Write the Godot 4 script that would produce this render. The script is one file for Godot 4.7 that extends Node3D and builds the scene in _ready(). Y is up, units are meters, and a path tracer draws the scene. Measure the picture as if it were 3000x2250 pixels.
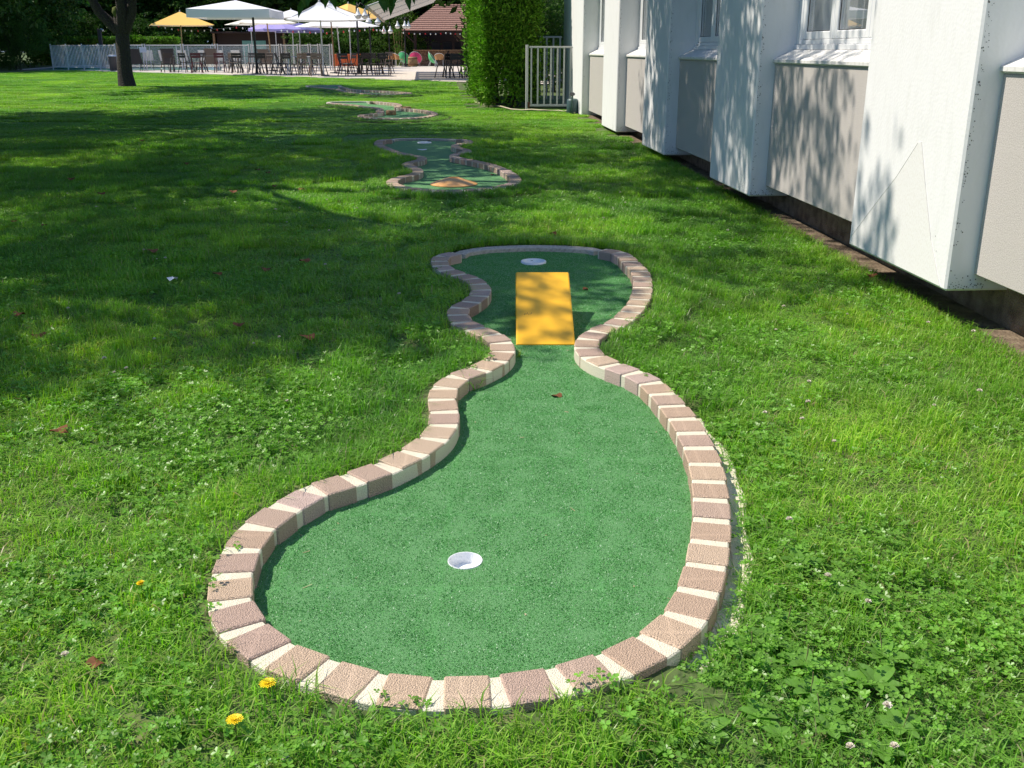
extends Node3D
# A mini-golf lawn beside a low white building; a terrace with parasols behind. World: x right, y up, the lawn runs away along -z.

const SLOPE := 0.0135
const TERRACE_Y := 0.47
# sunny patches on the lawn: x, D, radius; no leaf clump hangs in the sun's way to them
const SUN_GAPS := [[-2.2, 10.0, 1.05], [-1.1, 8.8, 0.95], [0.9, 11.8, 0.9], [0.9, 8.3, 1.0], [-9.8, 20.8, 0.9], [-5.2, 16.7, 0.9], [-4.2, 8.2, 0.7], [-0.6, 10.6, 0.9], [0.25, 5.6, 0.8], [-1.3, 18.5, 1.2]]

const BR1 := [[-0.381, 6.844], [-0.463, 6.763], [-0.486, 6.615], [-0.450, 6.385], [-0.382, 6.260], [-0.307, 6.153], [-0.238, 6.052], [-0.198, 5.911], [-0.179, 5.785], [-0.190, 5.655], [-0.230, 5.519], [-0.286, 5.403], [-0.294, 5.259], [-0.267, 5.100], [-0.203, 4.990], [-0.145, 4.917], [-0.092, 4.833], [-0.051, 4.709], [-0.041, 4.568], [-0.078, 4.422], [-0.150, 4.296], [-0.238, 4.198], [-0.288, 4.051], [-0.290, 3.888], [-0.268, 3.750], [-0.267, 3.599], [-0.300, 3.459], [-0.371, 3.320], [-0.447, 3.212], [-0.553, 3.113], [-0.669, 3.010], [-0.735, 2.880], [-0.787, 2.745], [-0.792, 2.591], [-0.777, 2.441], [-0.734, 2.296], [-0.659, 2.186], [-0.552, 2.089], [-0.407, 2.011], [-0.258, 1.958], [-0.095, 1.954], [0.072, 1.986], [0.220, 2.049], [0.346, 2.138], [0.443, 2.259], [0.506, 2.400], [0.556, 2.549], [0.591, 2.687], [0.624, 2.829], [0.646, 2.964], [0.667, 3.108], [0.680, 3.242], [0.685, 3.374], [0.684, 3.507], [0.677, 3.648], [0.660, 3.787], [0.642, 3.923], [0.617, 4.067], [0.570, 4.205], [0.479, 4.327], [0.400, 4.446], [0.361, 4.585], [0.366, 4.727], [0.412, 4.872], [0.496, 4.990], [0.574, 5.100], [0.623, 5.237], [0.673, 5.364], [0.709, 5.482], [0.739, 5.613], [0.772, 5.794], [0.798, 5.995], [0.817, 6.260], [0.802, 6.406], [0.789, 6.537], [0.763, 6.789], [0.713, 6.893], [0.634, 6.960]]
const KB1 := [[0.599, 7.101], [0.500, 7.156], [0.347, 7.199], [0.124, 7.217], [-0.045, 7.187], [-0.199, 7.144], [-0.300, 7.065], [-0.359, 6.994]]
const BR2 := [[-1.748, 14.803], [-1.863, 14.696], [-1.871, 14.382], [-1.806, 13.984], [-1.664, 13.561], [-1.503, 13.162], [-1.339, 12.867], [-1.185, 12.704], [-1.096, 12.466], [-1.116, 12.238], [-1.196, 12.053], [-1.235, 11.909], [-1.168, 11.665], [-1.070, 11.431], [-1.034, 11.111], [-1.094, 10.897], [-1.187, 10.720], [-1.239, 10.493], [-1.191, 10.194], [-1.065, 9.987], [-0.892, 9.847], [-0.671, 9.779], [-0.457, 9.803], [-0.244, 9.927], [-0.063, 10.116], [0.038, 10.410], [0.019, 10.808], [-0.070, 11.269], [-0.201, 11.700], [-0.382, 12.053], [-0.570, 12.351], [-0.699, 12.584], [-0.727, 12.760], [-0.675, 13.008], [-0.578, 13.179], [-0.619, 13.443], [-0.738, 13.681], [-0.770, 13.907], [-0.722, 14.151], [-0.609, 14.403], [-0.652, 14.675], [-0.786, 14.803]]
const KB2 := [[-0.816, 15.060], [-1.023, 15.148], [-1.357, 15.215], [-1.629, 15.193], [-1.760, 15.093]]
const BR3 := [[-4.042, 22.906], [-3.402, 22.259], [-3.072, 21.687], [-2.870, 21.490], [-2.705, 21.143], [-2.640, 20.826], [-2.657, 20.553], [-2.549, 20.200], [-2.570, 19.860], [-2.723, 19.611], [-2.810, 19.449], [-2.813, 19.210], [-2.650, 18.901], [-2.422, 18.690], [-2.060, 18.601], [-1.728, 18.795], [-1.542, 19.132], [-1.472, 19.660], [-1.540, 20.063], [-1.688, 20.499], [-1.913, 20.862], [-2.133, 21.105], [-2.329, 21.334], [-2.396, 21.588], [-2.392, 22.051], [-2.502, 22.556], [-2.668, 22.906], [-2.922, 23.220], [-3.140, 23.450], [-3.222, 23.404]]
const KB3 := [[-3.302, 23.873], [-3.678, 23.896], [-4.024, 23.826], [-4.167, 23.616]]
const BR4 := [[-5.841, 30.169], [-5.416, 29.682], [-5.065, 29.138], [-4.826, 28.787], [-4.591, 28.109], [-4.258, 27.304], [-3.765, 26.692], [-3.228, 26.367], [-2.826, 26.455], [-2.627, 26.782], [-2.821, 27.210], [-3.304, 27.717], [-3.796, 28.175], [-4.185, 28.444], [-4.496, 28.857], [-4.770, 29.682], [-5.003, 30.322]]
const KB4 := [[-5.213, 31.479], [-5.611, 31.520], [-5.897, 31.479], [-6.152, 31.277]]

var M := {}
var used := {}
var rng := RandomNumberGenerator.new()

# ---------------------------------------------------------------- helpers
func g(D: float) -> float:
	return minf(SLOPE * D, TERRACE_Y)

func P(x: float, D: float, h := 0.0) -> Vector3:
	return Vector3(x, g(D) + h, -D)

func lin(r: float, gg: float, b: float) -> Color:
	return Color(r, gg, b).linear_to_srgb()

func numbered(called: String) -> String:
	var n: int = used.get(called, 0)
	used[called] = n + 1
	return called if n == 0 else "%s_%03d" % [called, n]

func tag(o: Node, label: String, category: String, group := "") -> Node:
	o.set_meta("label", label)
	o.set_meta("category", category)
	if group != "":
		o.set_meta("group", group)
	return o

func thing(called: String, label: String, category: String, at := Vector3.ZERO, turn := 0.0, group := "") -> Node3D:
	var o := Node3D.new()
	o.name = numbered(called)
	add_child(o)
	o.position = at
	o.rotation.y = turn
	tag(o, label, category, group)
	return o

func copy(src: Node3D, at: Vector3, turn: float, label: String, base_name: String) -> Node3D:
	var r: Node3D = src.duplicate()
	r.name = numbered(base_name)
	add_child(r)
	r.position = at
	r.rotation.y = turn
	r.set_meta("label", label)
	return r

func part(called: String, mesh: Mesh, m: Material, parent: Node, at := Vector3.ZERO, turn := 0.0) -> MeshInstance3D:
	var o := MeshInstance3D.new()
	o.name = called
	o.mesh = mesh
	o.material_override = m
	parent.add_child(o, true)
	o.position = at
	if turn != 0.0:
		o.rotation.y = turn
	return o

func solo(called: String, mesh: Mesh, m: Material, label: String, category: String, at := Vector3.ZERO, turn := 0.0, group := "") -> MeshInstance3D:
	var o := part(numbered(called), mesh, m, self, at, turn)
	tag(o, label, category, group)
	return o

func structure(called: String, mesh: Mesh, m: Material, at := Vector3.ZERO) -> MeshInstance3D:
	var o := part(numbered(called), mesh, m, self, at)
	o.set_meta("kind", "structure")
	o.set_meta("label", called.replace("_", " "))
	o.set_meta("category", called.replace("_", " "))
	return o

func S() -> SurfaceTool:
	var st := SurfaceTool.new()
	st.begin(Mesh.PRIMITIVE_TRIANGLES)
	return st

func done(st: SurfaceTool) -> ArrayMesh:
	st.generate_normals()
	return st.commit()

func tri(st: SurfaceTool, a: Vector3, b: Vector3, c: Vector3) -> void:
	st.add_vertex(a)
	st.add_vertex(b)
	st.add_vertex(c)

func quad(st: SurfaceTool, a: Vector3, b: Vector3, c: Vector3, d: Vector3) -> void:
	tri(st, a, b, c)
	tri(st, a, c, d)

func flat(st: SurfaceTool) -> void:
	st.set_smooth_group(-1)

func smooth(st: SurfaceTool) -> void:
	st.set_smooth_group(1)

# box between two corners, edges chamfered by bv
func box(st: SurfaceTool, lo: Vector3, hi: Vector3, bv := 0.0, t := Transform3D.IDENTITY) -> void:
	flat(st)
	var c := (lo + hi) * 0.5
	var e := (hi - lo) * 0.5
	bv = minf(bv, minf(e.x, minf(e.y, e.z)) * 0.9)
	if bv <= 0.0:
		for ax in 3:
			for sg in [-1.0, 1.0]:
				var u := Vector3.ZERO
				var v := Vector3.ZERO
				var n := Vector3.ZERO
				n[ax] = e[ax] * sg
				u[(ax + 1) % 3] = e[(ax + 1) % 3]
				v[(ax + 2) % 3] = e[(ax + 2) % 3] * sg
				quad(st, t * (c + n - u - v), t * (c + n - u + v), t * (c + n + u + v), t * (c + n + u - v))
		return
	var k := e - Vector3(bv, bv, bv)
	for ax in 3:
		for sg in [-1.0, 1.0]:
			var u := Vector3.ZERO
			var v := Vector3.ZERO
			var n := Vector3.ZERO
			n[ax] = e[ax] * sg
			u[(ax + 1) % 3] = k[(ax + 1) % 3]
			v[(ax + 2) % 3] = k[(ax + 2) % 3] * sg
			quad(st, t * (c + n - u - v), t * (c + n - u + v), t * (c + n + u + v), t * (c + n + u - v))
	for ax in 3:
		var a1 := (ax + 1) % 3
		var a2 := (ax + 2) % 3
		for s1 in [-1.0, 1.0]:
			for s2 in [-1.0, 1.0]:
				var p := Vector3.ZERO
				var q := Vector3.ZERO
				p[a1] = e[a1] * s1
				p[a2] = k[a2] * s2
				q[a1] = k[a1] * s1
				q[a2] = e[a2] * s2
				var d := Vector3.ZERO
				d[ax] = k[ax] * s1 * s2
				quad(st, t * (c + p - d), t * (c + q - d), t * (c + q + d), t * (c + p + d))
	for sx in [-1.0, 1.0]:
		for sy in [-1.0, 1.0]:
			for sz in [-1.0, 1.0]:
				var a := c + Vector3(e.x * sx, k.y * sy, k.z * sz)
				var b := c + Vector3(k.x * sx, e.y * sy, k.z * sz)
				var d2 := c + Vector3(k.x * sx, k.y * sy, e.z * sz)
				if sx * sy * sz > 0:
					tri(st, t * a, t * d2, t * b)
				else:
					tri(st, t * a, t * b, t * d2)

func box_mesh(size: Vector3, bv := 0.0, off := Vector3.ZERO) -> ArrayMesh:
	var st := S()
	box(st, off - size * 0.5, off + size * 0.5, bv)
	return done(st)

# tube along points with radius per point
func tube(st: SurfaceTool, pts: Array, rad: Array, sides := 8, caps := true) -> void:
	smooth(st)
	var rings := []
	var n := pts.size()
	var prev := Vector3.ZERO
	for i in n:
		var a: Vector3 = pts[maxi(i - 1, 0)]
		var b: Vector3 = pts[mini(i + 1, n - 1)]
		var d := (b - a).normalized()
		var u: Vector3
		if i == 0:
			u = d.cross(Vector3.UP if absf(d.y) < 0.9 else Vector3.RIGHT).normalized()
		else:
			u = (prev - d * prev.dot(d)).normalized()
		prev = u
		var v := d.cross(u)
		var r: float = rad[i] if i < rad.size() else rad[-1]
		var ring := []
		for k in sides:
			var an := TAU * k / sides
			ring.append((pts[i] as Vector3) + (u * cos(an) + v * sin(an)) * r)
		rings.append(ring)
	for i in n - 1:
		for k in sides:
			var k2 := (k + 1) % sides
			quad(st, rings[i][k], rings[i][k2], rings[i + 1][k2], rings[i + 1][k])
	if caps:
		flat(st)
		for k in range(1, sides - 1):
			tri(st, rings[0][0], rings[0][k + 1], rings[0][k])
			tri(st, rings[n - 1][0], rings[n - 1][k], rings[n - 1][k + 1])

func bar(st: SurfaceTool, a: Vector3, b: Vector3, r: float, sides := 6) -> void:
	tube(st, [a, b], [r, r], sides)

# profile of (radius, height) turned round y
func lathe(st: SurfaceTool, prof: Array, sides := 16, at := Vector3.ZERO, sm := true) -> void:
	if sm:
		smooth(st)
	else:
		flat(st)
	for i in prof.size() - 1:
		var p: Vector2 = prof[i]
		var q: Vector2 = prof[i + 1]
		for k in sides:
			var a0 := TAU * k / sides
			var a1 := TAU * (k + 1) / sides
			var v0 := at + Vector3(cos(a0) * p.x, p.y, sin(a0) * p.x)
			var v1 := at + Vector3(cos(a1) * p.x, p.y, sin(a1) * p.x)
			var w0 := at + Vector3(cos(a0) * q.x, q.y, sin(a0) * q.x)
			var w1 := at + Vector3(cos(a1) * q.x, q.y, sin(a1) * q.x)
			if p.x > 1e-5:
				tri(st, v0, v1, w1)
			if q.x > 1e-5:
				tri(st, v0, w1, w0)

func spline(pts: Array, step: float) -> Array:
	# evenly spaced points (Vector2) along a Catmull-Rom curve through pts
	var dense := []
	for i in pts.size() - 1:
		var p0: Vector2 = pts[maxi(i - 1, 0)]
		var p1: Vector2 = pts[i]
		var p2: Vector2 = pts[i + 1]
		var p3: Vector2 = pts[mini(i + 2, pts.size() - 1)]
		for k in 12:
			dense.append(p1.cubic_interpolate(p2, p0, p3, k / 12.0))
	dense.append(pts[-1])
	var total := 0.0
	for i in dense.size() - 1:
		total += (dense[i] as Vector2).distance_to(dense[i + 1])
	var n := maxi(1, roundi(total / step))
	var d := total / n
	var out := [dense[0]]
	var acc := 0.0
	for i in dense.size() - 1:
		var a: Vector2 = dense[i]
		var b: Vector2 = dense[i + 1]
		var l := a.distance_to(b)
		while acc + l >= d * out.size() - 1e-6 and out.size() <= n:
			out.append(a.lerp(b, (d * out.size() - acc) / maxf(l, 1e-9)))
		acc += l
	return out

func v2(a: Array) -> Array:
	var o := []
	for p in a:
		o.append(Vector2(p[0], p[1]))
	return o

# ---------------------------------------------------------------- textures and materials
func noise_tex(sd: int, freq: float, size: int, ramp: Array, oct := 4, kind := FastNoiseLite.TYPE_SIMPLEX_SMOOTH, stretch := Vector2(1, 1)) -> ImageTexture:
	# ramp: list of [position 0..1, linear Color]
	var n := FastNoiseLite.new()
	n.seed = sd
	n.noise_type = kind
	n.frequency = freq
	n.fractal_octaves = oct
	var im := n.get_seamless_image(size, size)
	if stretch != Vector2(1, 1):
		im.resize(int(size * stretch.x), int(size * stretch.y))
		var w := im.get_width()
		var h := im.get_height()
		var big := Image.create(size, size, false, im.get_format())
		for i in range(0, size, w):
			for j in range(0, size, h):
				big.blit_rect(im, Rect2i(0, 0, w, h), Vector2i(i, j))
		im = big
	im.convert(Image.FORMAT_L8)
	var src := im.get_data()
	var lut := PackedByteArray()
	lut.resize(768)
	for i in 256:
		var x := i / 255.0
		var c: Color = ramp[0][1]
		for k in ramp.size() - 1:
			if x >= ramp[k][0]:
				c = (ramp[k][1] as Color).lerp(ramp[k + 1][1], clampf((x - ramp[k][0]) / maxf(ramp[k + 1][0] - ramp[k][0], 1e-6), 0, 1))
		c = c.linear_to_srgb()
		lut[i * 3] = int(clampf(c.r, 0, 1) * 255)
		lut[i * 3 + 1] = int(clampf(c.g, 0, 1) * 255)
		lut[i * 3 + 2] = int(clampf(c.b, 0, 1) * 255)
	var outb := PackedByteArray()
	outb.resize(size * size * 3)
	for i in size * size:
		var k := src[i] * 3
		outb[i * 3] = lut[k]
		outb[i * 3 + 1] = lut[k + 1]
		outb[i * 3 + 2] = lut[k + 2]
	return ImageTexture.create_from_image(Image.create_from_data(size, size, false, Image.FORMAT_RGB8, outb))

func normal_tex(sd: int, freq: float, size: int, strength: float, oct := 4, kind := FastNoiseLite.TYPE_SIMPLEX_SMOOTH) -> ImageTexture:
	var n := FastNoiseLite.new()
	n.seed = sd
	n.noise_type = kind
	n.frequency = freq
	n.fractal_octaves = oct
	var im := n.get_seamless_image(size, size)
	im.convert(Image.FORMAT_RGBA8)
	im.bump_map_to_normal_map(strength)
	return ImageTexture.create_from_image(im)

func plain(r: float, gg: float, b: float, rough := 0.6, metal := 0.0) -> StandardMaterial3D:
	var m := StandardMaterial3D.new()
	m.albedo_color = lin(r, gg, b)
	m.roughness = rough
	m.metallic = metal
	return m

func textured(tex: Texture2D, tile: float, rough := 0.9, nrm: Texture2D = null, nscale := 1.0, world := true) -> StandardMaterial3D:
	var m := StandardMaterial3D.new()
	m.albedo_texture = tex
	m.uv1_triplanar = true
	m.uv1_world_triplanar = world
	m.uv1_scale = Vector3.ONE / tile
	m.roughness = rough
	if nrm:
		m.normal_enabled = true
		m.normal_texture = nrm
		m.normal_scale = nscale
	return m

func tinted(src: StandardMaterial3D, c: Color) -> StandardMaterial3D:
	var m: StandardMaterial3D = src.duplicate()
	m.albedo_color = c.linear_to_srgb()
	return m

func leafy(rough := 0.5, back := Color(0.65, 0.8, 0.4), c := Color(1, 1, 1)) -> StandardMaterial3D:
	var m := StandardMaterial3D.new()
	m.vertex_color_use_as_albedo = true
	m.albedo_color = c
	m.roughness = rough
	m.metallic_specular = 0.3
	m.backlight_enabled = true
	m.backlight = back
	m.cull_mode = BaseMaterial3D.CULL_DISABLED
	return m

func make_materials() -> void:
	var C := func(r, gg, b): return Color(r, gg, b)
	var fine := normal_tex(5, 0.05, 512, 6.0)
	var rough_n := normal_tex(8, 0.09, 512, 10.0, 3)
	M.soil = textured(noise_tex(11, 0.012, 512, [[0.2, C.call(0.06, 0.085, 0.025)], [0.5, C.call(0.08, 0.13, 0.03)], [0.75, C.call(0.12, 0.14, 0.05)], [1.0, C.call(0.17, 0.15, 0.08)]], 5), 1.7, 1.0, fine, 1.0)
	M.dirt = textured(noise_tex(12, 0.02, 256, [[0.1, C.call(0.10, 0.07, 0.045)], [0.6, C.call(0.17, 0.125, 0.085)], [1.0, C.call(0.26, 0.20, 0.14)]], 5), 0.9, 1.0, fine, 1.0)
	M.turf = textured(noise_tex(21, 0.13, 1024, [[0.15, C.call(0.045, 0.17, 0.045)], [0.45, C.call(0.088, 0.285, 0.08)], [0.7, C.call(0.12, 0.35, 0.11)], [0.9, C.call(0.42, 0.60, 0.38)]], 2, FastNoiseLite.TYPE_SIMPLEX), 0.46, 0.7, normal_tex(22, 0.22, 1024, 8.0, 2), 0.9)
	M.fibre = leafy(0.5, Color(0.4, 0.6, 0.4))
	var bt := noise_tex(31, 0.14, 512, [[0.18, C.call(0.28, 0.26, 0.25)], [0.34, C.call(0.66, 0.64, 0.62)], [0.50, C.call(0.86, 0.85, 0.84)], [0.68, C.call(1.0, 1.0, 1.0)]], 4)
	M.brick = []
	for c in [[0.63, 0.46, 0.345], [0.59, 0.435, 0.345], [0.67, 0.50, 0.36], [0.575, 0.415, 0.335], [0.69, 0.525, 0.385], [0.60, 0.435, 0.32], [0.66, 0.50, 0.44]]:
		var bm := textured(bt, 0.26, 0.95, rough_n, 1.3)
		bm.albedo_color = lin(c[0], c[1], c[2])
		M.brick.append(bm)
	M.mortar = textured(noise_tex(32, 0.10, 512, [[0.1, C.call(0.52, 0.46, 0.34)], [0.4, C.call(0.74, 0.67, 0.52)], [0.9, C.call(0.82, 0.76, 0.62)]], 4), 0.23, 1.0, rough_n, 0.9)
	M.kerb = textured(noise_tex(33, 0.05, 256, [[0.1, C.call(0.34, 0.30, 0.26)], [0.5, C.call(0.50, 0.46, 0.41)], [1.0, C.call(0.62, 0.57, 0.50)]], 5), 0.4, 0.95, rough_n, 0.6)
	M.white_wall = textured(noise_tex(41, 0.008, 1024, [[0.12, C.call(0.755, 0.755, 0.75)], [0.4, C.call(0.79, 0.79, 0.79)], [1.0, C.call(0.81, 0.81, 0.815)]], 5, FastNoiseLite.TYPE_SIMPLEX_SMOOTH, Vector2(0.25, 1.0)), 3.1, 0.85, normal_tex(42, 0.25, 512, 3.0, 2), 0.05)
	M.patch_wall = textured(noise_tex(43, 0.05, 512, [[0.2, C.call(0.69, 0.675, 0.64)], [0.45, C.call(0.775, 0.77, 0.755)], [1.0, C.call(0.80, 0.80, 0.79)]], 4, FastNoiseLite.TYPE_SIMPLEX_SMOOTH, Vector2(0.25, 1.0)), 0.7, 0.9, normal_tex(42, 0.25, 512, 3.0, 2), 0.2)
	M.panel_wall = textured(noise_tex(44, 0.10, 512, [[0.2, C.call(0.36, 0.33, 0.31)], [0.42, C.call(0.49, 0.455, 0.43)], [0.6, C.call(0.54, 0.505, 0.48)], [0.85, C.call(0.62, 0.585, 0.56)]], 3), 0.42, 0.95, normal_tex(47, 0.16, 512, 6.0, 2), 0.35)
	M.plinth = textured(noise_tex(45, 0.02, 256, [[0.2, C.call(0.14, 0.09, 0.06)], [0.6, C.call(0.24, 0.165, 0.115)], [1.0, C.call(0.32, 0.24, 0.18)]], 5), 0.8, 1.0, rough_n, 0.8)
	M.sill = textured(noise_tex(46, 0.03, 256, [[0.2, C.call(0.55, 0.54, 0.51)], [0.5, C.call(0.72, 0.71, 0.69)], [1.0, C.call(0.76, 0.75, 0.73)]], 5), 0.5, 0.7)
	M.crack = plain(0.66, 0.64, 0.60, 1.0)
	M.lichen = plain(0.035, 0.032, 0.028, 1.0)
	M.pvc = plain(0.80, 0.81, 0.82, 0.28)
	M.seal = plain(0.03, 0.03, 0.03, 0.6)
	M.room = plain(0.30, 0.29, 0.28, 0.9)
	M.curtain = plain(0.30, 0.31, 0.33, 0.9)
	M.curtain.backlight_enabled = true
	M.curtain.backlight = Color(0.4, 0.4, 0.42)
	M.glass = StandardMaterial3D.new()
	M.glass.albedo_color = Color(0.85, 0.9, 0.92, 0.12)
	M.glass.transparency = BaseMaterial3D.TRANSPARENCY_ALPHA
	M.glass.roughness = 0.0
	M.glass.metallic_specular = 1.0
	M.yellow = textured(noise_tex(51, 0.01, 256, [[0.0, C.call(0.78, 0.41, 0.012)], [1.0, C.call(0.84, 0.455, 0.016)]], 4), 0.9, 0.42)
	M.orange = textured(noise_tex(52, 0.02, 256, [[0.1, C.call(0.62, 0.30, 0.08)], [0.6, C.call(0.72, 0.37, 0.12)], [1.0, C.call(0.76, 0.45, 0.20)]], 5), 0.6, 0.45)
	M.cup = plain(0.82, 0.83, 0.84, 0.35)
	M.dark = plain(0.012, 0.012, 0.013, 0.5)
	M.scuff = plain(0.16, 0.09, 0.03, 0.9)
	M.bark = textured(noise_tex(61, 0.03, 512, [[0.2, C.call(0.010, 0.008, 0.006)], [0.45, C.call(0.035, 0.026, 0.020)], [0.65, C.call(0.070, 0.055, 0.044)], [0.85, C.call(0.16, 0.14, 0.12)]], 5, FastNoiseLite.TYPE_SIMPLEX_SMOOTH, Vector2(1.0, 0.25)), 0.8, 0.95, normal_tex(62, 0.03, 512, 12.0, 5), 1.5)
	M.moss = plain(0.10, 0.12, 0.025, 1.0)
	M.leaf = leafy(0.45)
	M.leaf_gloss = leafy(0.28, Color(0.5, 0.65, 0.25))
	M.grass = leafy(0.38, Color(0.85, 1.0, 0.45))
	M.grass.metallic_specular = 0.5
	M.dry_leaf = leafy(0.8, Color(0.4, 0.3, 0.2))
	M.petal = plain(0.86, 0.64, 0.008, 0.6)
	M.paving = textured(noise_tex(71, 0.02, 512, [[0.1, C.call(0.42, 0.36, 0.31)], [0.5, C.call(0.56, 0.50, 0.44)], [1.0, C.call(0.66, 0.60, 0.53)]], 5), 2.0, 0.9)
	M.joint = plain(0.22, 0.19, 0.17, 1.0)
	M.pool = plain(0.10, 0.50, 0.46, 0.08)
	M.white_metal = plain(0.60, 0.60, 0.60, 0.4)
	M.grey_metal = plain(0.085, 0.08, 0.08, 0.5)
	M.taupe = plain(0.20, 0.15, 0.115, 0.5)
	M.burgundy = plain(0.075, 0.015, 0.022, 0.5)
	M.black_metal = plain(0.016, 0.015, 0.016, 0.45)
	M.brown_metal = plain(0.055, 0.038, 0.03, 0.5)
	M.sling_black = plain(0.035, 0.034, 0.038, 0.85)
	M.sling_brown = plain(0.13, 0.105, 0.09, 0.85)
	M.sling_pale = plain(0.62, 0.63, 0.66, 0.85)
	M.wood = textured(noise_tex(81, 0.02, 256, [[0.1, C.call(0.22, 0.12, 0.055)], [0.6, C.call(0.36, 0.22, 0.11)], [1.0, C.call(0.46, 0.31, 0.17)]], 5, FastNoiseLite.TYPE_SIMPLEX_SMOOTH, Vector2(0.25, 1.0)), 0.8, 0.8)
	M.pale_wood = tinted(M.wood, Color(1.5, 1.6, 1.75))
	M.dark_wood = plain(0.030, 0.016, 0.012, 0.8)
	M.plank = textured(noise_tex(82, 0.02, 256, [[0.1, C.call(0.30, 0.22, 0.17)], [0.6, C.call(0.42, 0.33, 0.27)], [1.0, C.call(0.50, 0.42, 0.35)]], 5, FastNoiseLite.TYPE_SIMPLEX_SMOOTH, Vector2(1.0, 0.25)), 1.2, 0.9)
	M.tile = textured(noise_tex(83, 0.03, 256, [[0.1, C.call(0.17, 0.085, 0.065)], [0.5, C.call(0.29, 0.155, 0.12)], [1.0, C.call(0.40, 0.25, 0.20)]], 5), 0.9, 0.9)
	M.canvas_white = plain(0.80, 0.80, 0.82, 0.9)
	M.canvas_cream = plain(0.80, 0.76, 0.66, 0.9)
	M.canvas_yellow = plain(0.86, 0.52, 0.11, 0.9)
	M.canvas_lilac = plain(0.36, 0.30, 0.66, 0.9)
	M.canvas_navy = plain(0.10, 0.10, 0.30, 0.9)
	M.canvas_beige = plain(0.50, 0.43, 0.36, 0.9)
	for k in ["canvas_white", "canvas_cream", "canvas_yellow", "canvas_lilac", "canvas_navy", "canvas_beige"]:
		M[k].backlight_enabled = true
		M[k].backlight = Color(0.5, 0.5, 0.5)
	M.clear_panel = StandardMaterial3D.new()
	M.clear_panel.albedo_color = Color(0.85, 0.9, 0.9, 0.14)
	M.clear_panel.transparency = BaseMaterial3D.TRANSPARENCY_ALPHA
	M.clear_panel.roughness = 0.02
	M.opal = plain(0.80, 0.80, 0.76, 0.35)
	M.red = plain(0.60, 0.02, 0.02, 0.3)
	M.pink = plain(0.78, 0.06, 0.20, 0.5)
	M.green = plain(0.08, 0.52, 0.20, 0.5)
	M.rattan = plain(0.46, 0.24, 0.10, 0.7)
	M.terracotta = plain(0.62, 0.13, 0.035, 0.7)
	M.mint = plain(0.16, 0.36, 0.30, 0.7)
	M.can_green = plain(0.05, 0.095, 0.10, 0.45)
	M.hose = plain(0.46, 0.40, 0.26, 0.5)
	M.gate = plain(0.52, 0.51, 0.48, 0.45)
	M.rust = plain(0.16, 0.07, 0.035, 0.9)
	M.spike = plain(0.20, 0.19, 0.075, 0.9)
	M.straw = plain(0.42, 0.33, 0.2, 0.9)
	M.paper = plain(0.72, 0.74, 0.78, 0.9)

# ---------------------------------------------------------------- plants: leaf and grass meshes
func leaf_shape(st: SurfaceTool, t: Transform3D, l: float, w: float, c: Color, fold := 0.25) -> void:
	# a leaf along +y of t, folded along its midrib
	flat(st)
	st.set_color(c)
	var a := t * Vector3(0, 0, 0)
	var m1 := t * Vector3(0, l * 0.42, -fold * w * 0.4)
	var b := t * Vector3(0, l, fold * w * 0.3)
	var p := t * Vector3(w * 0.5, l * 0.42, fold * w * 0.25)
	var q := t * Vector3(-w * 0.5, l * 0.42, fold * w * 0.25)
	tri(st, a, p, m1)
	tri(st, m1, p, b)
	tri(st, a, m1, q)
	tri(st, m1, b, q)

func rand_basis(droop := 0.0) -> Basis:
	var ax := Vector3(rng.randfn(), rng.randfn() * 0.7 - droop, rng.randfn()).normalized()
	var b := Basis.looking_at(ax, Vector3.UP if absf(ax.y) < 0.95 else Vector3.RIGHT)
	# leaf grows along +y: map y to ax
	return Basis(b.x, ax, b.x.cross(ax)).rotated(ax, rng.randf() * TAU)

func twig_mesh(n: int, span: float, l: float, w: float, cols: Array, droop := 0.3) -> ArrayMesh:
	var st := S()
	for i in n:
		var at := Vector3(rng.randfn(), rng.randfn() * 0.7, rng.randfn()) * span * 0.42
		var k := rng.randf_range(0.7, 1.2)
		leaf_shape(st, Transform3D(rand_basis(droop), at), l * k, w * k, cols[rng.randi() % cols.size()])
	return done(st)

func scatter(called: String, mesh: Mesh, m: Material, xf: Array, cols: Array, parent: Node) -> MultiMeshInstance3D:
	var mm := MultiMesh.new()
	mm.transform_format = MultiMesh.TRANSFORM_3D
	mm.use_colors = cols.size() > 0
	mm.mesh = mesh
	mm.instance_count = xf.size()
	for i in xf.size():
		mm.set_instance_transform(i, xf[i])
		if cols.size() > 0:
			mm.set_instance_color(i, cols[i])
	var o := MultiMeshInstance3D.new()
	o.name = called
	o.multimesh = mm
	o.material_override = m
	parent.add_child(o, true)
	return o

var twigs := []
var big_twigs := []
var hedge_twigs := []

func make_twigs() -> void:
	var greens := [Color(0.045, 0.105, 0.018), Color(0.06, 0.13, 0.022), Color(0.075, 0.15, 0.028), Color(0.05, 0.095, 0.02), Color(0.085, 0.16, 0.03)]
	rng.seed = 17
	for i in 4:
		twigs.append(clump_mesh(84, 14, 0.46, 0.20, 0.115, 0.052, greens))
	for i in 4:
		big_twigs.append(clump_mesh(42, 20, 0.85, 0.42, 0.23, 0.115, greens))
	var hg := [Color(0.16, 0.33, 0.035), Color(0.21, 0.40, 0.05), Color(0.12, 0.26, 0.03), Color(0.27, 0.47, 0.06), Color(0.10, 0.21, 0.03)]
	for i in 4:
		hedge_twigs.append(hedge_patch(hg))

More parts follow.
